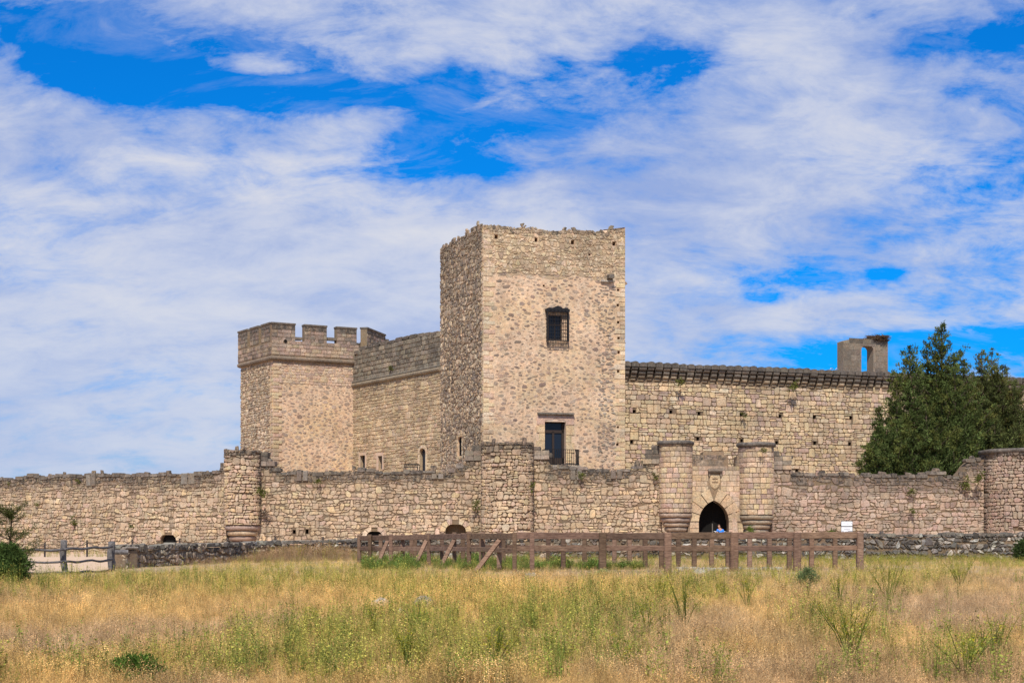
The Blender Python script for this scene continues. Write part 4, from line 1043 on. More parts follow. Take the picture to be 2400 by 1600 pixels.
# ---- right curtain with corbelled cornice
R0, R1 = at(1455, 130.8), at(2480, 146.1)
def right_curtain():
    seg = Seg(R0, R1)
    root = thing('corbelled_wall', 'long yellow block wall right of keep under a row of dark corbels', 'wall', (*((R0+R1)/2), -.4))
    ztop = zpx(849.5, 131); zl = ztop-1.75
    hp = [(x-3, y-4, x+4, y+4) for x, y in ((1486, 964), (1572, 965), (1638, 969), (1737, 971), (1828, 975), (1908, 977), (1994, 979), (1635, 1028), (1738, 1032), (1820, 1037), (1909, 1038), (1991, 1040), (1867, 1103), (2015, 1105), (1480, 1035))]
    holes = [seg.hole(*h) for h in hp]
    slab_wall('wall_core', seg, -.9, lambda u: ztop-.5, 1.8, M_MORT_DARK, root, holes, hole_depth=.8)
    po = courses(0, seg.L, -.3, lambda u: zl+.1, h=(.30, .50), w=(.34, .90), wav=.05, gap=.045, ch=.10, jit=.018, split=.2, big=.06, seed=81, holes=holes)
    def pick(u, z, R):
        k = sm(4, 10, z+2*noise.noise((u*.15, z*.3, 3)))
        return [YEL, YEL, YEL, (.56, .43, .27), TAN, TAN, MAUVE, PALE] if R.random() < k*.95 else [PINK, PINK, (.46, .345, .25), TAN, MAUVE]
    st = lay(po, seg, .07, PAL_YEL, 81, lambda u, z, R: .25*R.random()**3+.35*sm(zl-.8, zl, z)*R.random(), pick=pick)
    emit(root, st)
    # corbels
    R = random.Random(12); pitch = .81; n = int(seg.L/pitch)
    protos = []
    def corbel_geo(vr):
        Rv = random.Random(vr); kt = Rv.uniform(.8, 1.35); mb = MB(); w = .64*Rv.uniform(.92, 1.05)
        tiers = [(0, .40, .66), (.40, .76, .50), (.76, 1.10, .33), (1.10, 1.36, .16)]
        for (a, b, pj) in tiers:
            k = 5; prof = []
            pj = pj*Rv.uniform(.9, 1.08); h = b-a-.03; r = min(h*.6, pj*.7)
            for i in range(k+1):
                t = math.pi/2*i/k; prof.append((pj-r+r*math.cos(t), -(a+h-r)-r*math.sin(t)))
            pf = [(-.05, -a), (pj-.05, -a), (pj, -a-.06)]+prof+[(-.05, -a-h)]
            m = len(pf); V = []
            for x in (-w/2, w/2): V += [(x, -d, z) for d, z in pf]
            f = [list(range(m))[::-1], [m+i for i in range(m)]]+[[i, (i+1) % m, m+(i+1) % m, m+i] for i in range(m)]
            mb.add(V, f, (.20*kt, .165*kt, .13*kt, Rv.uniform(.3, .9)) if a < .7 else (.36*kt, .28*kt, .19*kt, Rv.uniform(.1, .7)))
            w *= .90
        me = bpy.data.meshes.new('corbel'); me.from_pydata([tuple(v) for v in mb.v], [], mb.f)
        a_ = me.attributes.new('tint', 'FLOAT_COLOR', 'POINT'); a_.data.foreach_set('color', np.array(mb.t, dtype=np.float32).ravel()); me.materials.append(M_STONE); return me
    cms = [corbel_geo(v) for v in range(7)]
    rot = math.atan2(seg.U.y, seg.U.x)
    cap = None
    for i in range(n):
        u = .35+pitch*i; o = link(bpy.data.objects.new('corbel', R.choice(cms)), root, Vector(seg.pt(u, ztop-.38+R.uniform(-.02, .02), 0)))
        o.rotation_euler = (R.uniform(-.02, .02), 0, rot); o.scale = (R.uniform(.92, 1.08), R.uniform(.93, 1.05), R.uniform(.9, 1.08))
        w = pitch*R.uniform(.84, .97); h = R.uniform(.36, .50); zb = ztop-.39
        p = []
        for a in range(9):
            t = math.pi*a/8; p.append((u-w/2*math.cos(t)*(1 if a not in (0, 8) else 1), zb+.14+(h-.14)*math.sin(t)**.55 if 0 < a < 8 else zb+.08))
        p = [(u-w/2, zb)]+p+[(u+w/2, zb)]; p = p[::-1]; m = len(p)
        V = [seg.pt(x, z, .72) for x, z in p]+[seg.pt(u+(x-u)*1.0, z, .25) for x, z in p]+[seg.pt(x, z+.03, -.5) for x, z in p]
        # sloping upper face: pull the front rim down a little
        mesh_obj('coping_stone', V, [list(range(m))]+[[m*r+j, m*(r+1)+j, m*(r+1)+(j+1) % m, m*r+(j+1) % m] for r in (0, 1) for j in range(m)]+[[2*m+j for j in range(m)][::-1]], M_STONE, root, tint=(*tone(R, [(.20, .17, .14), (.24, .20, .16)]), R.uniform(.6, .95)))
    mb = MB()
    mb.add([seg.pt(0, ztop-.55, .02), seg.pt(seg.L, ztop-.55, .02), seg.pt(seg.L, ztop-.42, .5), seg.pt(0, ztop-.42, .5)], [[0, 1, 2, 3]], (.35, .28, .2, .4)); mb.build('corbel_soffit', M_STONE, root)
right_curtain()

# ---- ruined double-pier (bell gable) with stork nest
def gable():
    P, Q = at(1977, 141.5), at(2081, 143.2); seg = Seg(P, Q); zb = 15.0; zt = zpx(797, 142)
    root = thing('bell_gable', 'dark stone gable with narrow opening standing behind cornice left of conifer', 'ruin', (*((P+Q)/2), zb))
    top = seg.prof([(1977, 799), (1981, 796), (2000, 794), (2040, 796), (2060, 798), (2081, 798)], .03, 2, 4)
    a, b, c, e = seg.hole(2019, 812, 2047, 880)
    al = arch_loop((a+c)/2, e-.35, (c-a)/2, .35, zb+.3, 5)
    slab_wall('gable_core', seg, zb, lambda u: top(u)-.02, 1.15, stone_material('gable_core_stone', (.26, .21, .165), .5), root, through=[al])
    s2 = [(a-.0, zb, c+.0, e-.3)]
    st = lay(courses(0, seg.L, zb+.05, lambda u: top(u)-.12, h=(.5, .62), w=(.7, 1.2), wav=.01, gap=.025, ch=.03, jit=.006, split=0, big=0, seed=91, slant=.01, holes=[(a, zb, c, e)]), seg, .012, [(.25, .20, .15), (.28, .225, .17), (.22, .18, .14)], 91, lambda u, z, R: .15+.4*R.random()+.3*sm(zt-.6, zt, z), inner=.985, rough=.02)
    emit(root, st)
    nest = thing('stork_nest', 'large stork nest of grey sticks on top right of the gable', 'nest', seg.pt(seg.u(2060), zt, -.5))
    mb = MB(); R = random.Random(3); c0 = Vector(seg.pt(seg.u(2061), zt+.12, -.45))
    for i in range(950):
        a = R.uniform(0, 2*math.pi); rr = 1.1*R.random()**.5; h = R.uniform(-.20, .34)+.14*(rr/1.1)
        if c0.x+rr*math.cos(a) < c0.x-.9: h *= .4
        p = c0+Vector((rr*math.cos(a)*1.08, rr*math.sin(a)*.8, h+.04)); d = Vector((-math.sin(a)+R.uniform(-.9, .9), math.cos(a)+R.uniform(-.9, .9), R.uniform(-.3, .3))).normalized()
        L = R.uniform(.25, .75); mb.tube([p-d*L/2, p+d*L/2], R.uniform(.012, .026), 3, tone(R, [(1.5, 1.3, 1.1), (2.6, 2.3, 2.0), (.9, .8, .7)])+(0,))
    o = mb.build('nest_sticks', M_TRUNK, nest); o['kind'] = 'stuff'
    ld = thing('handrail_hoops', 'two thin curved steel rail hoops on wall top left of the gable', 'handrail', (*at(1956, 139.5), 15.9))
    for x in (1949, 1962):
        m = MB(); q = Seg(at(x-5, 139.5), at(x+5, 139.7)); pts = [q.pt(q.L/2-.22*math.cos(t), zpx(872, 139.5)+.42*math.sin(t)**.8, 0) for t in [math.pi*k/10 for k in range(11)]]
        pts = [(pts[0][0], pts[0][1], pts[0][2]-.8)]+pts+[(pts[-1][0], pts[-1][1], pts[-1][2]-.8)]
        m.tube(pts, .03, 6); m.build('hoop', M_STEEL, ld)
gable()

# metal rack seen over the outer wall
rk = thing('metal_rack', 'small dark metal frame rack standing behind middle outer wall', 'rack', (*at(963, 118), 4.5))
m = MB(); q = [at(948, 118), at(980, 118), at(984, 119.5), at(952, 119.5)]; z0, z1 = zpx(1097, 118), zpx(1087, 118)
for i in range(4):
    a, b = q[i], q[(i+1) % 4]; m.tube([(*a, z1), (*b, z1)], .03, 5)
    m.tube([(a.x-.15, a.y, z0-1), (*a, z1)], .03, 5)
for k in range(1, 4):
    a = q[0].lerp(q[1], k/4); m.tube([(*a, z1), (a.x+.2, a.y+1, z0)], .02, 5)
m.tube([(*q[0], z0+.1), (*q[1], z0+.1)], .03, 5)
m.build('rack_frame', M_IRON, rk)

# ------------------------------------------------------------------ dry stone wall
def dry_wall(name, label, pts, tops, seed, pick, thick=.55):
    root = thing(name, label, 'wall', (*pts[len(pts)//2], 0)); st = []; s_off = 0
    for i in range(len(pts)-1):
        seg = Seg(pts[i], pts[i+1]); ta, tb = tops[i], tops[i+1]
        top = lambda u, ta=ta, tb=tb, L=seg.L, k=i: ta+(tb-ta)*u/L+.07*noise.noise((u*1.1+k*9, seed, 0))
        slab_wall('wall_core', seg, -.5, lambda u: top(u)-.12, thick, M_MORT_DARK, root)
        po = courses(0, seg.L, -.25, top, h=(.09, .20), w=(.12, .34), wav=.08, gap=.03, ch=.09, jit=.03, split=.3, big=.14, seed=seed+i, slant=.12)
        st += lay(po, seg, .055, PAL_DRY, seed+i, lambda u, z, R: .75*R.random()**1.5, pick=pick(seg), sink=.12, inner=.8, rough=.4)
        R = random.Random(seed*3+i); u = 0
        while u < seg.L:
            w = R.uniform(.2, .5); z = top(u+w/2)-.07; hh = R.uniform(.09, .19)
            p = round_poly([(u+.01, z), (u+w-.01, z), (u+w-.03, z+hh), (u+.03, z+hh)], R, .06, .02); n = len(p)
            d0 = R.uniform(.02, .12); V = [seg.pt(x, y, d0) for x, y in p]+[seg.pt(x, y, -thick*R.uniform(.6, 1)) for x, y in p]
            st.append((w*hh*1.3, V, [list(range(n)), [n+k for k in range(n)][::-1]]+[[k, n+k, n+(k+1) % n, (k+1) % n] for k in range(n)], (*tone(R, [(.34, .30, .24), (.26, .23, .19), (.40, .35, .28), (.2, .18, .15)]), .3+.6*R.random())))
            u += w
    emit(root, st); return root
beige = [(.44, .35, .25), (.36, .29, .215), (.50, .41, .30), (.40, .31, .225), (.27, .225, .18)]
dry_wall('dry_stone_wall', 'low dry stone wall, beige and grey stones, from pole fence to timber enclosure', [LW[0], LW[1], LW[2], LW[3]], [.72, .74, .80, .98], 101, lambda sg: (lambda u, z, R: beige if (z < .55 or R.random() < .4) else PAL_DRY))
dry_wall('dry_stone_wall', 'low dark grey lichened dry stone wall behind timber rails and on to the right edge', [LW[3], LW[4], LW[5], LW[6]], [.98, 1.08, 1.15, 1.27], 111,
         lambda sg: (lambda u, z, R: (beige if R.random() < .55 else PAL_DRY) if sg is None or sg.P.x < 4 else PAL_DRY))

# ------------------------------------------------------------------ timber enclosure
def timber():
    root = thing('timber_enclosure', 'brown timber post and rail enclosure with diagonal braces in the dry field', 'fence', (*at(1450, 47), 0))
    R = random.Random(77)
    def tn(): 
        k = R.uniform(.65, 1.3); return (k, k*R.uniform(.96, 1.02), k*R.uniform(.92, 1.03), 0)
    def post(p, w, zt, lean=0):
        m = MB(); zb = gz(p.x, p.y)-.3; up = Vector((lean, R.uniform(-.012, .012), 1)).normalized()
        a = R.uniform(-.1, .1); ux = Vector((math.cos(a), math.sin(a), 0))
        c = Vector((p.x, p.y, (zb+zt)/2)); L = zt-zb; t = tn(); uy = up.cross(ux).normalized(); V = []; b = w*.07
        for z, k in ((-L/2, 1), (L/2-.015, 1), (L/2, .86)):
            for (i, j) in ((-1, -.75), (-.75, -1), (.75, -1), (1, -.75), (1, .75), (.75, 1), (-.75, 1), (-1, .75)): V.append(c+ux*i*w/2*k+uy*j*w/2*k+up*z)
        m.add(V, [[r*8+i, r*8+(i+1) % 8, (r+1)*8+(i+1) % 8, (r+1)*8+i] for r in (0, 1) for i in range(8)]+[[16+i for i in range(8)]], t)
        m.build('post', M_TIMBER, root)
    def rail(a, b, za, zb_, h, t=.09, name='rail'):
        m = MB(); a3 = Vector((*a, za)); b3 = Vector((*b, zb_)); d = b3-a3; n = 5; V = []; up = Vector((0, 0, 1)); sd = d.cross(up).normalized()
        for i in range(n+1):
            p = a3+d*i/n+up*(.012*noise.noise((i*.9, a.x, za))); 
            for (x, z) in ((-1, -.86), (-.8, -1), (.8, -1), (1, -.86), (1, .86), (.8, 1), (-.8, 1), (-1, .86)): V.append(p+sd*x*t/2+up*z*h/2)
        f = [[i*8+k, i*8+(k+1) % 8, (i+1)*8+(k+1) % 8, (i+1)*8+k] for i in range(n) for k in range(8)]+[[7-k for k in range(8)], [n*8+k for k in range(8)]]
        m.add(V, f, tn()); m.build(name, M_TIMBER, root)
    zt = 1.30
    # front line
    fy = 46.0; front = [(1206, 45.0, .135), (1247, 44.6, .15), (1412, 45.6, .235), (1565, 44.5, .225), (1720, 45.8, .26), (1868, 46.3, .25), (2015, 46.6, .21)]
    for px, Y, w in front: post(at(px, Y), w, zt)
    Z1, Z2 = CZ-.112, CZ-.52
    for (a, b) in ((1206, 1412), (1412, 1565), (1565, 1720), (1720, 1868), (1868, 2015)):
        Y0 = dict((p, y) for p, y, w in front)[a]; Y1 = dict((p, y) for p, y, w in front)[b]
        for z, h in ((Z1, .21), (Z2, .155)):
            pa, pb = at(a+(4 if a == 1206 else 7), Y0), at(b-6, Y1); off = R.uniform(-.015, .015)
            rail(pa, pb, z+off, z+off+R.uniform(-.015, .015), h)
    # back line
    back = [1320, 1370, 1440, 1475, 1512, 1550, 1590, 1627, 1668, 1706, 1757, 1803, 1850, 1902, 1957]
    by = lambda px: 49.8+(px-1320)*(-.0008)
    for px in back: post(at(px, by(px)), .16, zt-.03)
    for (a, b) in ((1250, 1475), (1475, 1668), (1668, 1850), (1850, 2015)):
        for z, h in ((Z1-.0, .17), (Z2, .14)): rail(at(a, by(a)+.14), at(b, by(b)+.14), z, z, h, .07)
    # flank going back to the left
    fl = [(842, 60.5), (867, 58.8), (892, 59.5), (916, 56.6), (944, 56.2), (973, 56.8), (1005, 54.2), (1036, 53.6), (1065, 51.6), (1099, 49.6), (1132, 48.6), (1170, 46.8)]
    tz = lambda px: CZ-interp([(842, 7), (1000, 3), (1100, 0), (1250, 0)], px)*55/F
    for px, Y in fl: post(at(px, Y), .155, tz(px)+.02)
    for (x0, x1) in ((842, 916), (916, 1005), (1005, 1099), (1099, 1206)):
        Ya = interp(fl+[(1206, 45.0)], x0)+.12; Yb = interp(fl+[(1206, 45.0)], x1)+.12
        for dz, h in ((-.13, .2), (-.58, .16)): rail(at(x0, Ya), at(x1, Yb), tz(x0)+dz, tz(x1)+dz, h)
    # far line behind the flank
    for (x0, x1, Y0, Y1) in ((842, 1060, 60.8, 57.5), (1060, 1330, 57.5, 52)):
        for z, h in ((-.16, .17), (-.56, .16)): rail(at(x0, Y0+.3), at(x1, Y1), tz(x0)+z, tz(x1)+z, h, .08)
    for px, Y in ((965, 59), (1085, 56.5), (1128, 55.5), (1180, 54.5), (1285, 52.6)): post(at(px, Y), .17, tz(px)-.02)
    for (x0, y0, x1, y1, Y) in ((908, 1268, 889, 1308, 55.5), (999, 1267, 972, 1320, 53), (1064, 1266, 1033, 1322, 50), (1170, 1266, 1114, 1334, 45.9)):
        a, b = at(x0, Y), at(x1, Y-.6); m = MB(); A = Vector((*a, zpx(y0, Y))); B = Vector((*b, zpx(y1, Y-.6)-.08)); d = (A-B).normalized()
        m.box((A+B)/2, (.13, .1, (A-B).length), ux=Vector((1, 0, 0)), uz=d, t=(1.15, 1.1, 1.05, 0)); m.build('brace', M_TIMBER, root)
timber()
# concrete footing strip between the posts
kb = tag(MB(), None) if False else None
fm = MB(); R_ = random.Random(5)
for k in range(16):
    px = 1592+k*15.5; p = at(px, 47.6); g = gz(p.x, p.y); w = .2*R_.uniform(.8, 1.15)
    fm.box((p.x, p.y, g+.03), (w, .25, .13+R_.uniform(-.03, .04)), t=(.52, .48, .42, .1))
o = fm.build('stone_kerb', M_STONE); tag(o, 'low pale broken stone kerb lying between timber posts', 'kerb')

# ------------------------------------------------------------------ weathered pole fence on the left
def pole_fence():
    root = thing('pole_fence', 'grey weathered pole fence with three crooked rails at left', 'fence', (*at(150, 44.5), 0)); R = random.Random(8)
    def rough(name, pts, r, n=8):
        m = MB(); P = [Vector(p)+Vector((R.uniform(-1, 1), R.uniform(-1, 1), R.uniform(-1, 1)))*r*.18 for p in pts]
        m.tube(P, [r*R.uniform(.85, 1.12) for _ in P], n, (1, 1, 1, 0)); m.build(name, M_POLE, root, smooth=True)
    posts = [(150, 44.5, 1267, .105), (261, 48.6, 1268, .13), (-30, 43, 1266, .11)]
    for px, Y, yt, r in posts:
        p = at(px, Y); zt = zpx(yt, Y); zb = gz(p.x, p.y)-.3
        rough('post', [(p.x+.02*math.sin(k), p.y, zb+(zt-zb)*k/7) for k in range(8)], r)
    for (y0, ym, y1, r) in ((1291, 1287, 1281, .045), (1317, 1316, 1312, .04), (1343, 1341, 1337, .04)):
        for (x0, Y0, ya, x1, Y1, yb) in ((-40, 43, y0+1, 150, 44.4, ym), (150, 44.4, ym, 262, 48.5, y1)):
            n = 12; rough('rail', [(*at(x0+(x1-x0)*k/n, Y0+(Y1-Y0)*k/n-.14), zpx(ya+(yb-ya)*k/n+1.6*math.sin(k*1.1+y0), Y0+(Y1-Y0)*k/n)) for k in range(n+1)], r, 6)
    m = MB(); p = at(168, 44.8); m.tube([(p.x, p.y, gz(p.x, p.y)), (p.x+.01, p.y, zpx(1317, 44.8))], .012, 5); m.build('wire_stay', M_IRON, root)
    m = MB(); p0, p1 = at(262, 50.3), at(300, 50.5); m.tube([(*p0, zpx(1293, 50)), (*p1, zpx(1294, 50))], .09, 7); m.build('cross_pole', M_POLE, root)
pole_fence()
def rope_barrier():
    root = thing('rope_barrier', 'thin dark posts joined by a sagging rope before the left outer wall', 'barrier', (*at(420, 86), -.3))
    ps = [(-60, 92, 1272), (105, 90, 1271), (204, 88, 1265), (310, 86, 1263), (421, 84, 1261), (533, 83, 1259), (645, 82, 1257), (757, 81, 1257)]
    tips = []
    for px, Y, yt in ps:
        p = at(px, Y); zt = zpx(yt, Y); m = MB(); zb = gz(p.x, p.y)-.15; m.box((p.x, p.y, (zt+zb)/2), (.09, .09, zt-zb), t=(.45, .4, .4, 0)); m.build('post', M_POLE, root); tips.append(Vector((p.x, p.y-.05, zt-.1)))
    for a, b in zip(tips, tips[1:]):
        m = MB(); m.tube([a.lerp(b, k/10)-Vector((0, 0, .45*4*(k/10)*(1-k/10))) for k in range(11)], .022, 5); m.build('rope', M_ROPE, root)
rope_barrier()

# sign
def sign():
    Y = 78; c = at(1984.5, Y); z0, z1 = zpx(1247.5, Y), zpx(1220.5, Y); w = 27*Y/F
    root = thing('notice_board', 'small white notice board with black bands in front of right outer wall', 'sign', (c.x, c.y, gz(c.x, c.y)))
    m = MB(); m.box((c.x, c.y, (z0+z1)/2), (w, .04, z1-z0)); m.build('board', M_IRON, root)
    m = MB(); m.box((c.x, c.y-.025, (z0+z1)/2), (w-.035, .02, z1-z0-.035)); fc = m.build('board_face', M_SIGN, root)
    H = z1-z0
    m = MB(); g = MB()
    for (fx, fy, fw, fh) in ((.5, .54, .98, .075), (.78, .135, .36, .04), (.66, .06, .62, .05)): m.box((c.x+(fx-.5)*w, c.y-.037, z0+fy*H), (fw*w*.96, .006, fh*H))
    for (fx, fy, fw, fh) in ((.36, .80, .6, .035), (.55, .73, .25, .02), (.88, .8, .08, .12), (.5, .42, .78, .02), (.5, .31, .6, .05), (.5, .24, .7, .02), (.16, .12, .18, .09), (.5, .15, .3, .015)): g.box((c.x+(fx-.5)*w, c.y-.037, z0+fy*H), (fw*w*.96, .006, fh*H))
    m.build('black_band', M_SIGNBAR, fc); g.build('small_print', M_SIGNGREY, fc)
    m = MB()
    for s in (-1, 1): m.tube([(c.x+s*w*.35, c.y+.04, -.3), (c.x+s*w*.35, c.y+.04, z1-.05)], .025, 6)
    m.build('sign_post', M_STEEL, root)
sign()

# person at the gate
def person():
    p = at(1691, 107.6); z = gz(p.x, p.y)+.2; st_ = MB(); st_.box((*at(1673, 108.3), gz(p.x, 108.3)+.05), (2.6, 2.2, .3), t=(*TAN, .2)); so_ = st_.build('gate_step', M_STONE); tag(so_, 'broad stone step at foot of pointed gate arch', 'step', kind='thing'); root = thing('person', 'person in bright blue top at the gateway, mostly hidden behind fence', 'person', (p.x, p.y, z))
    def skin(name, J, E, mat, parent):
        me = bpy.data.meshes.new(name); me.from_pydata([Vector(j[:3]) for j in J], E, []); o = bpy.data.objects.new(name, me)
        link(o, parent, (p.x, p.y, z)); s = o.modifiers.new('skin', 'SKIN')
        for v, j in zip(me.skin_vertices[0].data, J): v.radius = (j[3], j[4] if len(j) > 4 else j[3])
        me.skin_vertices[0].data[0].use_root = True
        o.modifiers.new('sub', 'SUBSURF').levels = 1; o.modifiers['sub'].render_levels = 2; s.use_smooth_shade = True
        me.materials.append(mat); return o
    lean = -.10
    body = skin('body', [(0, 0, .98, .13, .11), (-.1, 0, .90, .09), (-.12, .02, .50, .065), (-.12, .05, .08, .045), (-.12, -.10, .04, .04), (.1, 0, .90, .09), (.12, -.1, .50, .065), (.12, -.02, .08, .045), (.12, -.18, .04, .04),
                    (lean*.4, 0, 1.2, .13, .10), (lean, -.03, 1.45, .12, .10), (lean*1.6, -.06, 1.58, .05), (lean*2.0, -.09, 1.68, .09, .10), (lean*2.1, -.10, 1.80, .085, .1),
                    (lean-.19, -.03, 1.46, .06), (lean-.26, -.08, 1.2, .045), (lean-.2, -.26, 1.02, .035), (lean-.17, -.33, .98, .03), (lean+.19, -.02, 1.44, .06), (lean+.28, -.05, 1.18, .045), (lean+.22, -.22, 1.0, .035), (lean+.2, -.30, .97, .03)],
                [(0, 1), (1, 2), (2, 3), (3, 4), (0, 5), (5, 6), (6, 7), (7, 8), (0, 9), (9, 10), (10, 11), (11, 12), (12, 13), (10, 14), (14, 15), (15, 16), (16, 17), (10, 18), (18, 19), (19, 20), (20, 21)], M_SKIN, root)
    skin('blue_top', [(0, 0, .98, .15, .13), (lean*.4, 0, 1.2, .155, .125), (lean, -.03, 1.45, .14, .12), (lean-.2, -.03, 1.46, .08), (lean-.25, -.06, 1.27, .065), (lean+.2, -.02, 1.44, .08), (lean+.26, -.04, 1.25, .065)], [(0, 1), (1, 2), (2, 3), (3, 4), (2, 5), (5, 6)], M_BLUE, root)
    skin('trousers', [(0, 0, .97, .14, .12), (-.1, 0, .88, .10), (-.12, .02, .50, .08), (-.12, .05, .1, .06), (.1, 0, .88, .10), (.12, -.1, .50, .08), (.12, -.02, .1, .06)], [(0, 1), (1, 2), (2, 3), (0, 4), (4, 5), (5, 6)], M_JEAN, root)
    skin('hair', [(lean*2.0, -.05, 1.74, .095, .09), (lean*2.1, -.10, 1.84, .10, .115), (lean*2.1, -.03, 1.76, .10, .10)], [(0, 1), (1, 2)], M_HAIR, root)
person()

# ------------------------------------------------------------------ vegetation
def leaf_cloud(C, Nn, rad, llen, lwid, seed, out=None, up=.5, spread=.9):
    """elongated leaf faces (2 tris each) around centres C; returns verts, faces, per-leaf index"""
    rg = np.random.default_rng(seed); n = len(C)*Nn
    P = np.repeat(C, Nn, 0)+rg.normal(0, 1, (n, 3))*np.repeat(rad, Nn)[:, None]*np.array([1, 1, .8])
    D = rg.normal(0, 1, (n, 3))*spread; D[:, 2] += up
    if out is not None: D += np.repeat(out, Nn, 0)
    D /= np.linalg.norm(D, axis=1)[:, None]
    S = np.cross(D, rg.normal(0, 1, (n, 3))); S /= np.linalg.norm(S, axis=1)[:, None]
    L = rg.uniform(*llen, n)[:, None]; W_ = rg.uniform(*lwid, n)[:, None]
    V = np.stack([P-S*W_*.3, P+D*L*.5-S*W_*.5, P+D*L, P+D*L*.5+S*W_*.5], 1).reshape(-1, 3)
    Fc = np.arange(n*4).reshape(-1, 4); return V, Fc, P
def conifer(name, label, spires, base, seed, col0, per):
    """each spire is a leader with ascending branches of uneven length; every branch carries a plume of small sprays"""
    rg = np.random.default_rng(seed); root = thing(name, label, 'tree', (base.x, base.y, -.3))
    lim = MB(); R = random.Random(seed); C = []; O = []; Rs = []; tn = []
    for (px, ytop, Y, ybot, Rm, nb) in spires:
        c = at(px, Y); zt = zpx(ytop, Y); zb = zpx(ybot, Y); H = zt-zb
        lim.tube([(base.x, base.y, -.4), (base.x+(c.x-base.x)*.55, base.y+(c.y-base.y)*.55, max(.8, zb*.6+.8)), (c.x, c.y, zb+H*.3), (c.x+.1, c.y, zb+H*.65), (c.x, c.y, zt-.25)], [.34, .24, .15, .09, .02], 7, (1, 1, 1, 0))
        az = R.uniform(0, 6.28); ph = R.uniform(0, 9)
        for k in range(nb):
            h = 1-((k+R.random())/nb)**.62; az += 2.4+R.uniform(-.35, .35)
            prof = (1-h)**.62*(1 if h > .1 else .8+2*h)
            L = Rm*prof*R.uniform(.40, 1.25)*(1+.30*math.sin(h*11+ph+2*math.sin(az)))+.12
            tilt = R.uniform(.25, .85)+.5*h
            s = Vector((c.x, c.y, zb+h*H-.3*L)); d = Vector((math.cos(az), math.sin(az), tilt)).normalized(); e = s+d*L*1.1
            m_ = s.lerp(e, .5)-Vector((0, 0, .12*L))
            lim.tube([s, m_, e], [.02+.022*L, .012+.012*L, .008], 4, (.9, .9, .9, 0))
            npl = max(2, int(L/.34)); bt = R.uniform(.7, 1.35); yb = R.random() < .3
            for j in range(npl+1):
                f = .30+.70*j/npl
                p = s.lerp(m_, f*2) if f < .5 else m_.lerp(e, f*2-1)
                q = p+Vector((R.gauss(0, .16), R.gauss(0, .16), R.gauss(.05, .12)))*(.5+.35*L)
                C.append(tuple(q)); O.append((d.x*.7, d.y*.7, .7)); Rs.append(R.uniform(.10, .24)*(1.15-.4*f)*(1.2-.5*h)); tn.append((bt*R.uniform(.85, 1.15), yb))
    lim.build('trunk', M_TRUNK, root, smooth=True)
    C = np.array(C); O = np.array(O); Rs = np.array(Rs)
    V, Fc, P = leaf_cloud(C, per, Rs, (.12, .36), (.045, .10), seed, O, up=.45, spread=.8)
    n = len(P); g = rg.uniform(.7, 1.35, n)*np.repeat(np.array([t[0] for t in tn]), per); yb = np.repeat(np.array([t[1] for t in tn]), per)
    c = np.array(col0)[None, :]*g[:, None]; c[:, 0] *= 1+.35*yb; c[:, 1] *= 1+.12*yb
    print(name, n)
    mesh_obj('crown', V, Fc, M_LEAF, root, tint=np.repeat(np.concatenate([c, np.ones((n, 1))], 1), 4, 0))
conifer('conifer_tree', 'broad dark green conifer with tall central spire above right outer wall',
        [(2206, 757, 121, 1105, 3.4, 190), (2132, 806, 120, 1100, 2.3, 120), (2100, 868, 119.5, 1110, 1.75, 76), (2060, 948, 119.5, 1115, 1.15, 42), (2036, 1036, 120, 1118, .9, 22), (2058, 1020, 119, 1122, 1.6, 42), (2258, 836, 120, 1110, 2.6, 110), (2170, 950, 118, 1130, 2.9, 90),
         (2100, 985, 118.3, 1125, 2.4, 70), (2172, 806, 121.5, 1000, 1.3, 40), (2236, 850, 119, 1040, 1.9, 60), (2240, 990, 118.4, 1130, 2.6, 70), (2140, 1010, 118, 1130, 2.5, 55), (2200, 1030, 118, 1130, 2.6, 55)],
        at(2200, 121), 5, (.080, .106, .033), 28)
conifer('conifer_tree', 'duller olive conifer behind and right of the tall-spired one, at frame edge',
        [(2300, 822, 124, 1110, 2.5, 100), (2324, 826, 125, 1110, 2.4, 100), (2349, 850, 124, 1110, 2.5, 100), (2378, 895, 124, 1110, 2.6, 90), (2412, 935, 124, 1110, 2.6, 80), (2330, 980, 121.5, 1125, 2.4, 60), (2375, 1000, 121.5, 1125, 2.4, 60), (2290, 960, 121.5, 1125, 2.2, 60)],
        at(2335, 124.5), 6, (.086, .100, .034), 30)

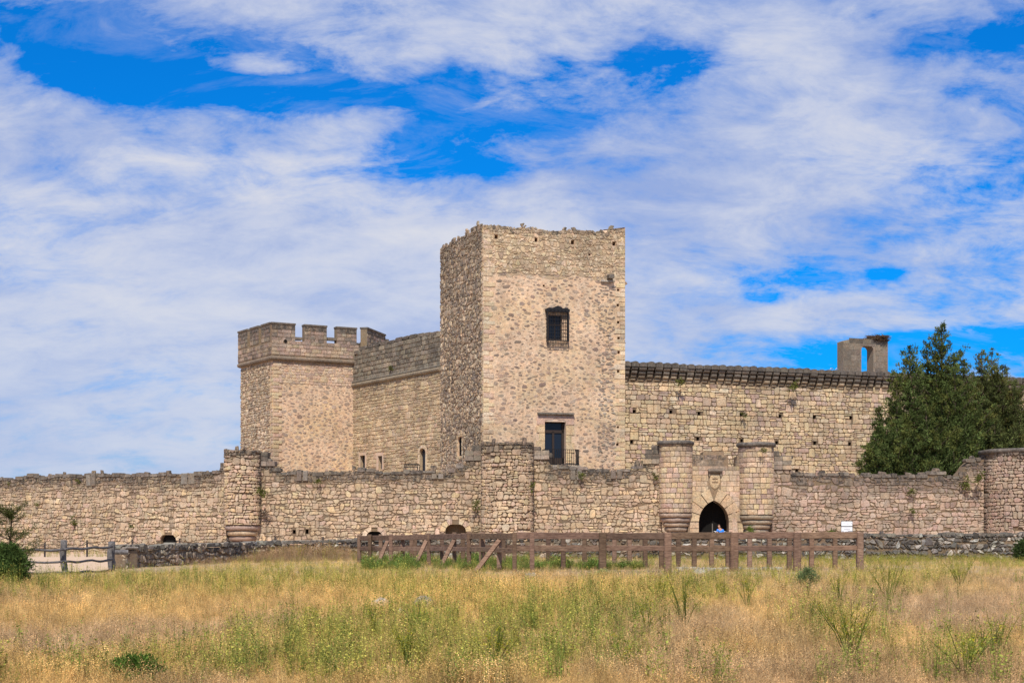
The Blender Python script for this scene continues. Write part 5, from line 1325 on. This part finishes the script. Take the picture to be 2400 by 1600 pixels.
def bush(name, label, px, Y, w, h, n, per, colr, seed, ll=(.04, .1), lw=(.012, .03), z0=None, cat='bush', stems=8, depth=None):
    rg = np.random.default_rng(seed); c = at(px, Y); g = gz(c.x, c.y) if z0 is None else z0; root = thing(name, label, cat, (c.x, c.y, g)); depth = depth or w
    a = rg.uniform(0, 2*np.pi, n); hh = rg.random(n); r = (rg.random(n)**.5)*(.35+.65*np.sin(np.pi*np.clip(hh*.85+.15, 0, 1)))*(1+.25*np.sin(a*3+seed))
    C = np.stack([c.x+np.cos(a)*r*w/2, c.y+np.sin(a)*r*depth/2, g+h*(.05+.9*hh)], 1); O = np.stack([np.cos(a)*.6, np.sin(a)*.6, np.full(n, .6)], 1)
    V, Fc, P = leaf_cloud(C, per, np.full(n, .06*max(w, h)), ll, lw, seed, O, up=.5)
    m = len(P); k = rg.uniform(.6, 1.4, m)*np.repeat(rg.uniform(.75, 1.3, n), per); T = np.repeat(np.concatenate([np.array(colr)[None]*k[:, None], np.ones((m, 1))], 1), 4, 0)
    mesh_obj('foliage', V, Fc, M_WEED, root, tint=T)
    st = MB(); R = random.Random(seed)
    for _ in range(stems):
        q = C[R.randrange(n)]; st.tube([(c.x, c.y, g-.03), (c.x*.5+q[0]*.5, c.y*.5+q[1]*.5, g*.4+q[2]*.6), tuple(q)], [.015*h+.004, .008*h+.003, .002], 4, (.8, .8, .7, 0))
    st.build('stems', M_TRUNK, root)
    return root
bush('dense_bush', 'dense rounded dark green bush at left edge in front of pole fence', 14, 33, .98, .98, 700, 26, (.085, .13, .035), 5, (.05, .13), (.012, .028))
# sparse juniper sapling at the left edge
def sapling():
    c = at(20, 36); g = gz(c.x, c.y); root = thing('juniper_sapling', 'sparse young juniper with bare twigs rising above left edge bush', 'tree', (c.x, c.y, g)); R = random.Random(4); st = MB(); tips = []
    H = zpx(1195, 36)-g; st.tube([(c.x, c.y, g-.1), (c.x+.03, c.y, g+H*.5), (c.x+.10, c.y, g+H)], [.045, .03, .008], 6, (.7, .65, .6, 0))
    for k in range(60):
        z = g+H*R.uniform(.2, .98); a = R.uniform(0, 6.28); L = R.uniform(.3, .95)*(1.15-.75*(z-g)/H); e = Vector((c.x+.03+math.cos(a)*L, c.y+math.sin(a)*L, z+L*R.uniform(.2, .7)))
        s = Vector((c.x+.05*(z-g)/H, c.y, z)); st.tube([s, s.lerp(e, .5)+Vector((0, 0, -.03)), e], [.012, .007, .003], 4, (.8, .75, .7, 0)); tips += [s.lerp(e, t) for t in (.45, .6, .75, .88, 1)] if R.random() < .8 else []
    st.build('trunk', M_TRUNK, root)
    C = np.array([tuple(t) for t in tips]); V, Fc, P = leaf_cloud(C, 26, np.full(len(C), .05), (.04, .11), (.008, .02), 8, None, .5)
    rg = np.random.default_rng(1); T = np.repeat(np.concatenate([np.array([[.085, .095, .028]])*rg.uniform(.6, 1.5, (len(P), 1)), np.ones((len(P), 1))], 1), 4, 0); mesh_obj('crown', V, Fc, M_WEED, root, tint=T)
sapling()
bush('dense_bush', 'low dark green leafy bush at bottom edge of the field', 318, 11.7, .56, .24, 150, 22, (.095, .16, .03), 15, (.02, .05), (.008, .018), depth=.4)
bush('dense_bush', 'small dark shrub at far right against the dry stone wall', 2410, 62, 1.3, .95, 240, 24, (.05, .075, .024), 16, (.06, .16), (.02, .05))
bush('gate_weed', 'green leafy weed below right gate turret', 1758, 106, .7, 2.0, 60, 18, (.12, .16, .03), 17, (.08, .16), (.04, .08), cat='plant')
bush('wall_foot_weed', 'tuft of yellow-green leaves behind the fence left of notice board', 1952, 100, 1.6, 1.6, 60, 18, (.10, .12, .03), 18, (.08, .18), (.04, .08), cat='plant')

def wall_weed(px, py, Y, s, seed, label):
    c = at(px, Y); z = zpx(py, Y); root = thing('wall_weed', label, 'plant', (c.x, c.y, z)); rg = np.random.default_rng(seed)
    C = np.stack([c.x+rg.normal(0, s*.4, 9), c.y-.12+rg.uniform(-.12, .05, 9), z+rg.normal(0, s*.4, 9)], 1)
    V, Fc, P = leaf_cloud(C, 14, np.full(9, s*.2), (s*.3, s*.7), (s*.12, s*.25), seed, None, .1)
    T = np.repeat(np.concatenate([np.array([[.12, .13, .035]])*rg.uniform(.5, 1.5, (len(P), 1)), np.ones((len(P), 1))], 1), 4, 0); mesh_obj('leaves', V, Fc, M_WEED, root, tint=T)
for i, (px, py, Y, s, lb) in enumerate([
    (176, 1225, 122.7, .42, 'bushy dark weed low on left outer wall above pole fence'), (308, 1231, 118.8, .25, 'small green tuft above the arched drain, left side'),
    (183, 1128, 122.5, .25, 'yellow-green tuft near top of left outer wall'), (25, 1135, 127, .25, 'leftmost green tuft near top of left outer wall'),
    (88, 1182, 125, .22, 'small weed mid height on left outer wall, between edge and drain'), (610, 1150, 112.2, .5, 'dark weed in corner right of slim turret'),
    (746, 1128, 112.9, .3, 'green tuft near top of middle outer wall'), (1243, 1145, 110.8, .5, 'dark green weed in corner right of round tower'),
    (1118, 1185, 111.8, .4, 'yellow-green weed left of round tower, low'), (1365, 1113, 111.4, .35, 'weed under slit blocks between round tower and gatehouse'),
    (1535, 1115, 110.9, .3, 'weed beside left gate turret'), (1789, 1058, 109, .28, 'small weed near top of right gate turret'),
    (2134, 1152, 112.3, .35, 'brownish weed in reddish wall below the conifer'), (2262, 1138, 112.7, .5, 'larger olive weed near the right round tower'),
    (2291, 1120, 112.2, .5, 'weed hanging in corner left of right round tower'), (2140, 1195, 112.3, .3, 'low rusty weed in reddish wall'),
    (1857, 905, 135.5, .55, 'dark ivy tuft just under the corbels at mid wall'), (1594, 895, 132, .45, 'small ivy tuft under corbels near keep'),
    (1744, 970, 134.4, .35, 'green tuft beside a putlog hole in block wall'), (919, 863, 145, .4, 'bright green tuft in the dark parapet left of keep'),
    (1995, 960, 139, .4, 'tuft beside hole in block wall left of conifer')]):
    wall_weed(px, py, Y-.15, s, 200+i, lb)

# ---- grass: many instanced tufts
def tuft(name, kind, seed):
    R = random.Random(seed); V = []; Fc = []; T = []
    def blade(x, y, h, w, lean, az, t, bend=.5, n=3):
        dx, dy = math.cos(az), math.sin(az); sx, sy = -dy, dx; b = len(V)
        a2 = R.uniform(0, 3.14); sx, sy = math.cos(a2), math.sin(a2)
        for i in range(n+1):
            f = i/n; off = lean*h*(f**(1+bend)); ww = w*(1-f*.85)
            for s in (-1, 1): V.append((x+dx*off+sx*ww*s/2, y+dy*off+sy*ww*s/2, h*f*(1-.25*lean*f))); T.append(t)
        for i in range(n): Fc.append([b+2*i, b+2*i+1, b+2*i+3, b+2*i+2])
        return (x+dx*lean*h, y+dy*lean*h, h*(1-.25*lean))
    def leafq(p, s, t):
        b = len(V); a = R.uniform(0, 6.28); e = R.uniform(-.5, .9); d = Vector((math.cos(a)*math.cos(e), math.sin(a)*math.cos(e), math.sin(e)))*s; q = Vector((-math.sin(a), math.cos(a), .3))*s*.3; p = Vector(p)
        for v in (p, p+d*.5-q, p+d, p+d*.5+q): V.append(tuple(v)); T.append(t)
        Fc.append([b, b+1, b+2, b+3])
    if kind == 'dry':
        for _ in range(26):
            k = R.uniform(.7, 1.25); t = (k, k*R.uniform(.93, 1.02), k*R.uniform(.85, 1.1), 1)
            tip = blade(R.gauss(0, .07), R.gauss(0, .07), R.uniform(.08, .26), R.uniform(.003, .007), R.uniform(.1, .9), R.uniform(0, 6.28), t, n=2)
            if R.random() < .35: leafq(tip, R.uniform(.015, .03), (k*.8, k*.7, k*.6, 1))
    elif kind == 'mat':
        for _ in range(34):
            k = R.uniform(.6, 1.25); t = (k, k*.97, k*R.uniform(.85, 1.1), 1)
            blade(R.gauss(0, .11), R.gauss(0, .11), R.uniform(.03, .12), R.uniform(.004, .008), R.uniform(.4, 2.2), R.uniform(0, 6.28), t, n=2)
    elif kind == 'tall':
        for _ in range(16):
            k = R.uniform(.75, 1.2); t = (k, k, k, 1); tip = blade(R.gauss(0, .06), R.gauss(0, .06), R.uniform(.25, .5), .0045, R.uniform(.02, .35), R.uniform(0, 6.28), t, n=3)
            for j in range(5): leafq((tip[0]+R.gauss(0, .012), tip[1]+R.gauss(0, .012), tip[2]-j*.022), .024, (k*.95, k*.82, k*.7, 1))
    elif kind == 'weed':
        for _ in range(9):
            k = R.uniform(.7, 1.2); x, y = R.gauss(0, .05), R.gauss(0, .05); h = R.uniform(.25, .62); ln = R.uniform(.05, .3); az = R.uniform(0, 6.28); t = (k*.6, k*.72, k*.7, 1)
            blade(x, y, h, .005, ln, az, t, n=3)
            for j in range(13):
                f = R.uniform(.15, 1); off = ln*h*f**1.5; c = (x+math.cos(az)*off, y+math.sin(az)*off, h*f*(1-.25*ln*f)); kk = R.uniform(.7, 1.3)
                leafq(c, R.uniform(.014, .038)*(1.2-.4*f), (kk*.85, kk*.85, kk*.8, 1))
    elif kind == 'leafy':
        for _ in range(11):
            x, y = R.gauss(0, .07), R.gauss(0, .07); h = R.uniform(.2, .5); az = R.uniform(0, 6.28); ln = R.uniform(.1, .6)
            blade(x, y, h, .008, ln, az, (.8, .8, .7, 1), n=3)
            for j in range(12):
                f = R.uniform(.1, 1); off = ln*h*f**1.5; leafq((x+math.cos(az)*off, y+math.sin(az)*off, h*f), R.uniform(.03, .07), (R.uniform(.6, 1.3),)*3+(1,))
    me = bpy.data.meshes.new(name); me.from_pydata(V, [], Fc); a = me.attributes.new('tint', 'FLOAT_COLOR', 'POINT'); a.data.foreach_set('color', np.array(T, dtype=np.float32).ravel()); me.materials.append(M_GRASS)
    return bpy.data.objects.new(name, me)
def scatter(name, label, protos, pts):
    """pts: list of (x,y,z,scale,idx,r,g,b)"""
    coll = bpy.data.collections.new(name+'_sources')
    for p in protos: coll.objects.link(p)
    A = np.array(pts, dtype=np.float64); n = len(A); rg = np.random.default_rng(n)
    me = bpy.data.meshes.new(name); me.vertices.add(n); me.vertices.foreach_set('co', A[:, :3].ravel().astype(np.float32))
    def at_(nm, ty, dat, key='value'):
        a = me.attributes.new(nm, ty, 'POINT'); a.data.foreach_set(key, dat.ravel())
    at_('sc', 'FLOAT', A[:, 3].astype(np.float32)); at_('idx', 'INT', A[:, 4].astype(np.int32))
    rot = np.stack([rg.normal(0, .10, n), rg.normal(0, .10, n), rg.uniform(0, 6.283, n)], 1).astype(np.float32); at_('rot', 'FLOAT_VECTOR', rot, 'vector')
    at_('itint', 'FLOAT_COLOR', np.concatenate([A[:, 5:8], np.ones((n, 1))], 1).astype(np.float32), 'color')
    o = bpy.data.objects.new(name, me); link(o); tag(o, label, 'grass' if 'grass' in name else 'weeds', kind='stuff')
    ng = bpy.data.node_groups.new(name+'_nodes', 'GeometryNodeTree')
    ng.interface.new_socket('Geometry', in_out='INPUT', socket_type='NodeSocketGeometry'); ng.interface.new_socket('Geometry', in_out='OUTPUT', socket_type='NodeSocketGeometry')
    gi = ng.nodes.new('NodeGroupInput'); go = ng.nodes.new('NodeGroupOutput'); ip = ng.nodes.new('GeometryNodeInstanceOnPoints'); ci = ng.nodes.new('GeometryNodeCollectionInfo')
    ci.inputs['Collection'].default_value = coll; ci.inputs['Separate Children'].default_value = True; ci.inputs['Reset Children'].default_value = True
    def na(nm, ty):
        q = ng.nodes.new('GeometryNodeInputNamedAttribute'); q.data_type = ty; q.inputs[0].default_value = nm; return q.outputs[0]
    L = ng.links.new
    L(gi.outputs[0], ip.inputs['Points']); L(ci.outputs[0], ip.inputs['Instance']); ip.inputs['Pick Instance'].default_value = True
    L(na('idx', 'INT'), ip.inputs['Instance Index']); L(na('rot', 'FLOAT_VECTOR'), ip.inputs['Rotation']); L(na('sc', 'FLOAT'), ip.inputs['Scale'])
    L(ip.outputs[0], go.inputs[0]); md = o.modifiers.new('scatter', 'NODES'); md.node_group = ng
    return o
def pxy(x, y): return 1200+F*x/y, HZ+F*(CZ-gz(x, y))/y
def in_field(x, y):
    if x > -14.3: return y < lwy(x)-.15
    return y < 45.3
# patches of green weeds as they lie in the field: (px, py, half width, half height, weight)
GREEN = [(250, 1375, 330, 32, .75), (700, 1350, 220, 32, 1.0), (560, 1385, 180, 25, .7), (860, 1370, 150, 28, .75), (1150, 1330, 330, 24, .5), (1050, 1530, 330, 75, .95), (760, 1560, 230, 60, .9), (1300, 1510, 170, 60, .7), (450, 1590, 300, 30, .55),
         (1440, 1440, 130, 55, .55), (1560, 1400, 150, 40, .5), (1720, 1380, 120, 35, .35), (1900, 1355, 220, 25, .6), (2080, 1360, 90, 40, .5), (2230, 1345, 140, 28, .65), (1960, 1490, 110, 60, .4), (2230, 1560, 150, 45, .45), (1250, 1440, 120, 30, .5), (1000, 1400, 140, 25, .55)]
STRAW = [(900, 1410, 400, 35, .8), (300, 1440, 350, 30, .4), (1250, 1400, 300, 40, .5), (1700, 1530, 120, 30, .35)]
BROWN = [(2200, 1440, 250, 60, .7), (150, 1530, 260, 40, .55), (1500, 1565, 500, 50, .35), (1400, 1335, 250, 10, .7), (1750, 1350, 180, 12, .6), (600, 1480, 250, 25, .35), (1650, 1470, 200, 40, .3)]
def fieldv(B, px, py): return sum(w*math.exp(-((px-a)/c)**2-((py-b)/d)**2) for a, b, c, d, w in B)
def grass():
    R = random.Random(99); protos = []; kinds = ['dry', 'dry', 'dry', 'mat', 'mat', 'tall', 'tall', 'weed', 'weed', 'weed', 'leafy', 'leafy']
    for i, k in enumerate(kinds): protos.append(tuft('tuft_%02d_%s' % (i, k), k, 300+i))
    D, G = [], []
    for i in range(210000):
        y = 10.6*math.exp(R.random()*math.log(73/10.6)); x = R.uniform(-1, 1)*(.40*y+1.0)
        if not in_field(x, y): continue
        px, py = pxy(x, y); n1 = noise.noise((x*.35, y*.22, 1)); n2 = noise.noise((x*1.3, y*.6, 6)); n3 = noise.noise((x*2.6, y*1.5, 2)); z = gz(x, y)-.01
        g = (fieldv(GREEN, px, py)+.12)*(1+1.7*n2+.7*n1+.5*n3); s = fieldv(STRAW, px, py)+.5*n1+.25*n2; b = fieldv(BROWN, px, py)+.7*n2+.35*n3-.05
        if n3 < -.30 and R.random() < .8: continue
        base = np.array([.76, .54, .25]) if s > b else np.array([.66, .475, .27])
        sk = min(max(s, 0), 1); base = base*(1-sk)+np.array([.92, .67, .27])*sk
        bb = min(max(b, 0), 1)*.7; base = base*(1-bb)+np.array([.60, .455, .325])*bb
        gg = min(max(g, 0), 1)*.45; base = base*(1-gg)+np.array([.72, .58, .17])*gg
        base = base*np.array([.95, .95, .93])*R.uniform(.5, 1.45)*(1+.5*n3)
        near = sm(14, 30, y); r = R.random(); low = 1-.55*sm(36, 45, y)*(x < -11.5)
        idx = R.choice((3, 4)) if r < .30+.25*bb else (R.choice((0, 1, 2)) if r < .80-.1*bb else R.choice((5, 6)))
        sc = R.uniform(.5, 1.05)*(.62+.12*near)*(1+.7*n2+.4*max(0, s))*low
        sc *= 1-.3*bb
        if idx >= 5: sc *= .55+.5*R.random(); base = base*R.choice((1.1, 1.0, .62))
        if y > 38: sc *= .75
        D.append((x, y, z, sc, idx, *base))
        if R.random() < min(.10, max(0, g-.30)*.17)*(1+1.2*n3):
            dark = R.random() < .36+.5*n2
            c = (np.array([.58, .51, .12]) if not dark else np.array([.21, .255, .06]))*R.uniform(.6, 1.3); idx = R.choice((7, 8, 9)); sc = (.4+.75*R.random()**1.6)*(.85+.15*near)*low*(.7 if y > 38 else 1)
            if y > lwy(x)-3: sc *= .7
            G.append((x, y, z, sc, idx, *c))
    # tall dry grass along the walls and weeds at the fence foot
    for i in range(4200):
        px = R.uniform(262, 2500); y = lwy((px-1200)/F*65)-.2-3*R.random()**1.5; x = (px-1200)/F*y; y = lwy(x)-.2-4*R.random()**1.3
        hump = 1.5*math.exp(-((px-760)/75)**2)+1.0*math.exp(-((px-640)/60)**2)
        if not (px < 850 or px > 2020 or R.random() < .4): continue
        if noise.noise((x*.8, 0, 0)) < -.15-hump: continue
        k = px < 850
        c = np.array([.46, .33, .20] if k and R.random() < .85 else [.36, .34, .08])*R.uniform(.7, 1.25); D.append((x, y, gz(x, y)-.02, R.uniform(.35, .8)*(1+1.1*hump)*(1 if k else 1.1), R.choice((5, 6, 0)) if (k or R.random() < .4) else R.choice((7, 8)), *c))
    for i in range(4200):
        px = R.uniform(850, 1540); Y = R.uniform(46.5, 64) if px < 1250 else R.uniform(48, 53); x = (px-1200)/F*Y; q = noise.noise((x*.9, Y*.25, 3))
        if q < -.10: continue
        k = R.random(); c = np.array([.13, .19, .045])*R.uniform(.6, 1.6) if k < .78 else np.array([.34, .32, .08])*R.uniform(.7, 1.2)
        G.append((x, Y, gz(x, Y)-.02, R.uniform(.35, .75)*(1+1.3*q), R.choice((10, 11, 7, 8, 9)), *c))
    for i in range(1500):
        px = R.uniform(1520, 2400); Y = R.uniform(50, 65); x = (px-1200)/F*Y
        if noise.noise((x*.7, Y*.3, 8)) < -.05: continue
        G.append((x, Y, gz(x, Y)-.02, R.uniform(.4, .8), R.choice((7, 8, 9)), *(np.array([.48, .44, .10])*R.uniform(.6, 1.3))))
    for i in range(170):
        y = 11*math.exp(R.random()*math.log(40/11)); x = R.uniform(-.38, .42)*y
        px, py = pxy(x, y)
        if noise.noise((x*.5, y*.4, 12)) < -.05: continue
        for j in range(R.randint(2, 6)):
            a, b = x+R.gauss(0, .16), y+R.gauss(0, .2); c = np.array([.30, .33, .07])*R.uniform(.55, 1.5)
            G.append((a, b, gz(a, b)-.01, R.uniform(.5, 1.15), R.choice((7, 8, 9)), *c))
    for i in range(500):
        px = R.uniform(-60, 280); Y = R.uniform(84, 124); x = (px-1200)/F*Y
        if Y < 118 and R.random() < .75: continue
        G.append((x, Y, gz(x, Y)-.02, R.uniform(.6, 1.2), R.choice((7, 8)), *(np.array([.42, .38, .10])*R.uniform(.7, 1.2))))
    scatter('dry_grass', 'dry straw-coloured grass covering the field', protos, D)
    scatter('green_weeds', 'drifts of yellow-green weeds growing through the dry grass', [p.copy() for p in protos], G)
grass()

# ---- tall branching fennel plants one can pick out
def fennel(px, py, hpx, seed, label, wide=.35, colr=(.16, .20, .035), nst=9):
    Y = F*CZ/(py-HZ); c = at(px, Y); g = gz(c.x, c.y); h = hpx*Y/F; root = thing('wild_fennel', label, 'plant', (c.x, c.y, g), 'tall fennel plants in the field'); R = random.Random(seed); st = MB(); T = []
    for k in range(nst):
        a = R.uniform(0, 6.28); L = R.uniform(.6, 1)*h; ln = wide*(R.random()**.7)*h*1.5; e = Vector((c.x+math.cos(a)*ln, c.y+math.sin(a)*ln*.6, g+L)); s = Vector((c.x+R.gauss(0, .02), c.y+R.gauss(0, .02), g-.02)); md = s.lerp(e, .5)+Vector((-math.cos(a)*.08*ln, 0, .05*h))
        st.tube([s, md, e], [.0055, .004, .0018], 4, tone(R, [colr, (colr[0]*.6, colr[1]*.6, colr[2])])+(1,), cap=False); T.append(e)
        for j in range(5):
            f = R.uniform(.35, .95); p = (s.lerp(md, f*2) if f < .5 else md.lerp(e, f*2-1)); b = a+R.uniform(-1.6, 1.6); q = p+Vector((math.cos(b), math.sin(b)*.7, 1.3)).normalized()*R.uniform(.10, .28)*h*(1.2-f); st.tube([p, q], [.003, .0014], 3, (*colr, 1), cap=False); T.append(q); T.append(p.lerp(q, .6))
    st.build('stems', M_WEED, root)
    C = np.array([tuple(t) for t in T]); V, Fc, P = leaf_cloud(C, 7, np.full(len(C), .024), (.010, .03), (.003, .008), seed, None, .4)
    rg = np.random.default_rng(seed); cc = np.where(rg.random((len(P), 1)) < .35, np.array([[.50, .42, .03]]), np.array([[.20, .24, .04]]))*rg.uniform(.6, 1.4, (len(P), 1))
    mesh_obj('leaves', V, Fc, M_WEED, root, tint=np.repeat(np.concatenate([cc, np.ones((len(P), 1))], 1), 4, 0))
for i, (px, py, h, w, nst, lb) in enumerate([
    (1604, 1486, 135, .38, 13, 'tallest branching fennel in centre right of field, fan of green stems'), (1545, 1432, 75, .35, 9, 'shorter fennel just left of the tallest fan-shaped one'),
    (1697, 1418, 66, .4, 9, 'small yellow-green fennel under the third big timber post'), (1752, 1442, 95, .3, 8, 'slender upright fennel right of the fan-shaped plant'),
    (1966, 1428, 88, .35, 9, 'fennel in front of the enclosure right corner'), (2082, 1418, 120, .4, 12, 'tall fennel right of the enclosure corner post'),
    (2250, 1378, 72, .45, 12, 'wide yellow-green fennel before the dark dry stone wall'), (1995, 1556, 165, .5, 16, 'broad loose fennel patch plant in lower right of field'),
    (2262, 1596, 160, .5, 12, 'fennel at the bottom right with leaning stems'), (1518, 1500, 90, .4, 8, 'thin fennel left of fan plant, nearer the viewer'),
    (1697, 1588, 85, .25, 5, 'small sparse fennel near bottom right of centre'), (988, 1500, 100, .25, 6, 'single tall stalk fennel above green drift, left of centre'),
    (880, 1508, 120, .35, 5, 'thin dark-stemmed plant leaning left of centre'), (722, 1500, 95, .12, 4, 'lone upright stalk in the left field'),
    (1160, 1590, 130, .3, 12, 'dense green fennel at bottom centre'), (960, 1570, 110, .3, 12, 'bushy green fennel at bottom left of centre'),
    (1470, 1600, 110, .3, 6, 'fennel stalks at bottom edge right of centre'), (2340, 1545, 110, .4, 5, 'thin bent stalk at far lower right')]):
    fennel(px, py, h, 400+i, lb, w, nst=nst)
bush('grey_green_shrub', 'pale grey-green shrub in front of timber enclosure, right half', 1893, 42 if False else 31.5, .62, .5, 170, 22, (.17, .22, .09), 55, (.02, .05), (.008, .02), cat='plant')
bush('grey_green_shrub', 'small pale yellow-green cushion plant before the large second timber post', 1415, 42.5, .42, .2, 70, 20, (.34, .36, .15), 56, (.02, .04), (.01, .02), cat='plant')
bush('grey_green_shrub', 'tiny pale cushion plant in right field beside tall fennel', 2045, 26.5, .3, .28, 60, 20, (.30, .32, .12), 57, (.012, .03), (.006, .014), cat='plant')
# pale field rocks
def rock(px, py, w, h, seed, label):
    Y = F*CZ/(py-HZ); c = at(px, Y); g = gz(c.x, c.y); R = random.Random(seed); V = []; n = 10; k = 5
    for i in range(k+1):
        t = math.pi/2*i/k
        for j in range(n):
            a = 2*math.pi*j/n; q = 1+.3*noise.noise((math.cos(a)*1.5+seed, math.sin(a)*1.5, t)); V.append((c.x+w/2*math.cos(t)*math.cos(a)*q, c.y+w/2*math.cos(t)*math.sin(a)*q, g-.04+(h+.04)*math.sin(t)*q))
    f = [[i*n+j, i*n+(j+1) % n, (i+1)*n+(j+1) % n, (i+1)*n+j] for i in range(k) for j in range(n)]
    tag(mesh_obj('field_rock', V, f, M_STONE, None, tint=(*tone(R, [(.55, .52, .47), (.48, .44, .38)]), .3), smooth=True), label, 'rock', 'pale rocks in the field')
for i, (px, py, w, h, lb) in enumerate([(1248, 1352, .75, .16, 'flat pale rock in front of the timber enclosure left post'), (890, 1424, .5, .16, 'pale rock in straw, left of the two middle ones'), (996, 1428, .42, .22, 'pale lumpy rock in straw, right of its neighbour'), (940, 1440, .3, .14, 'small dull rock between the two pale rocks'), (1640, 1344, .5, .12, 'low rock at foot of timber rails near the gate')]):
    rock(px, py, w, h, 20+i, lb)
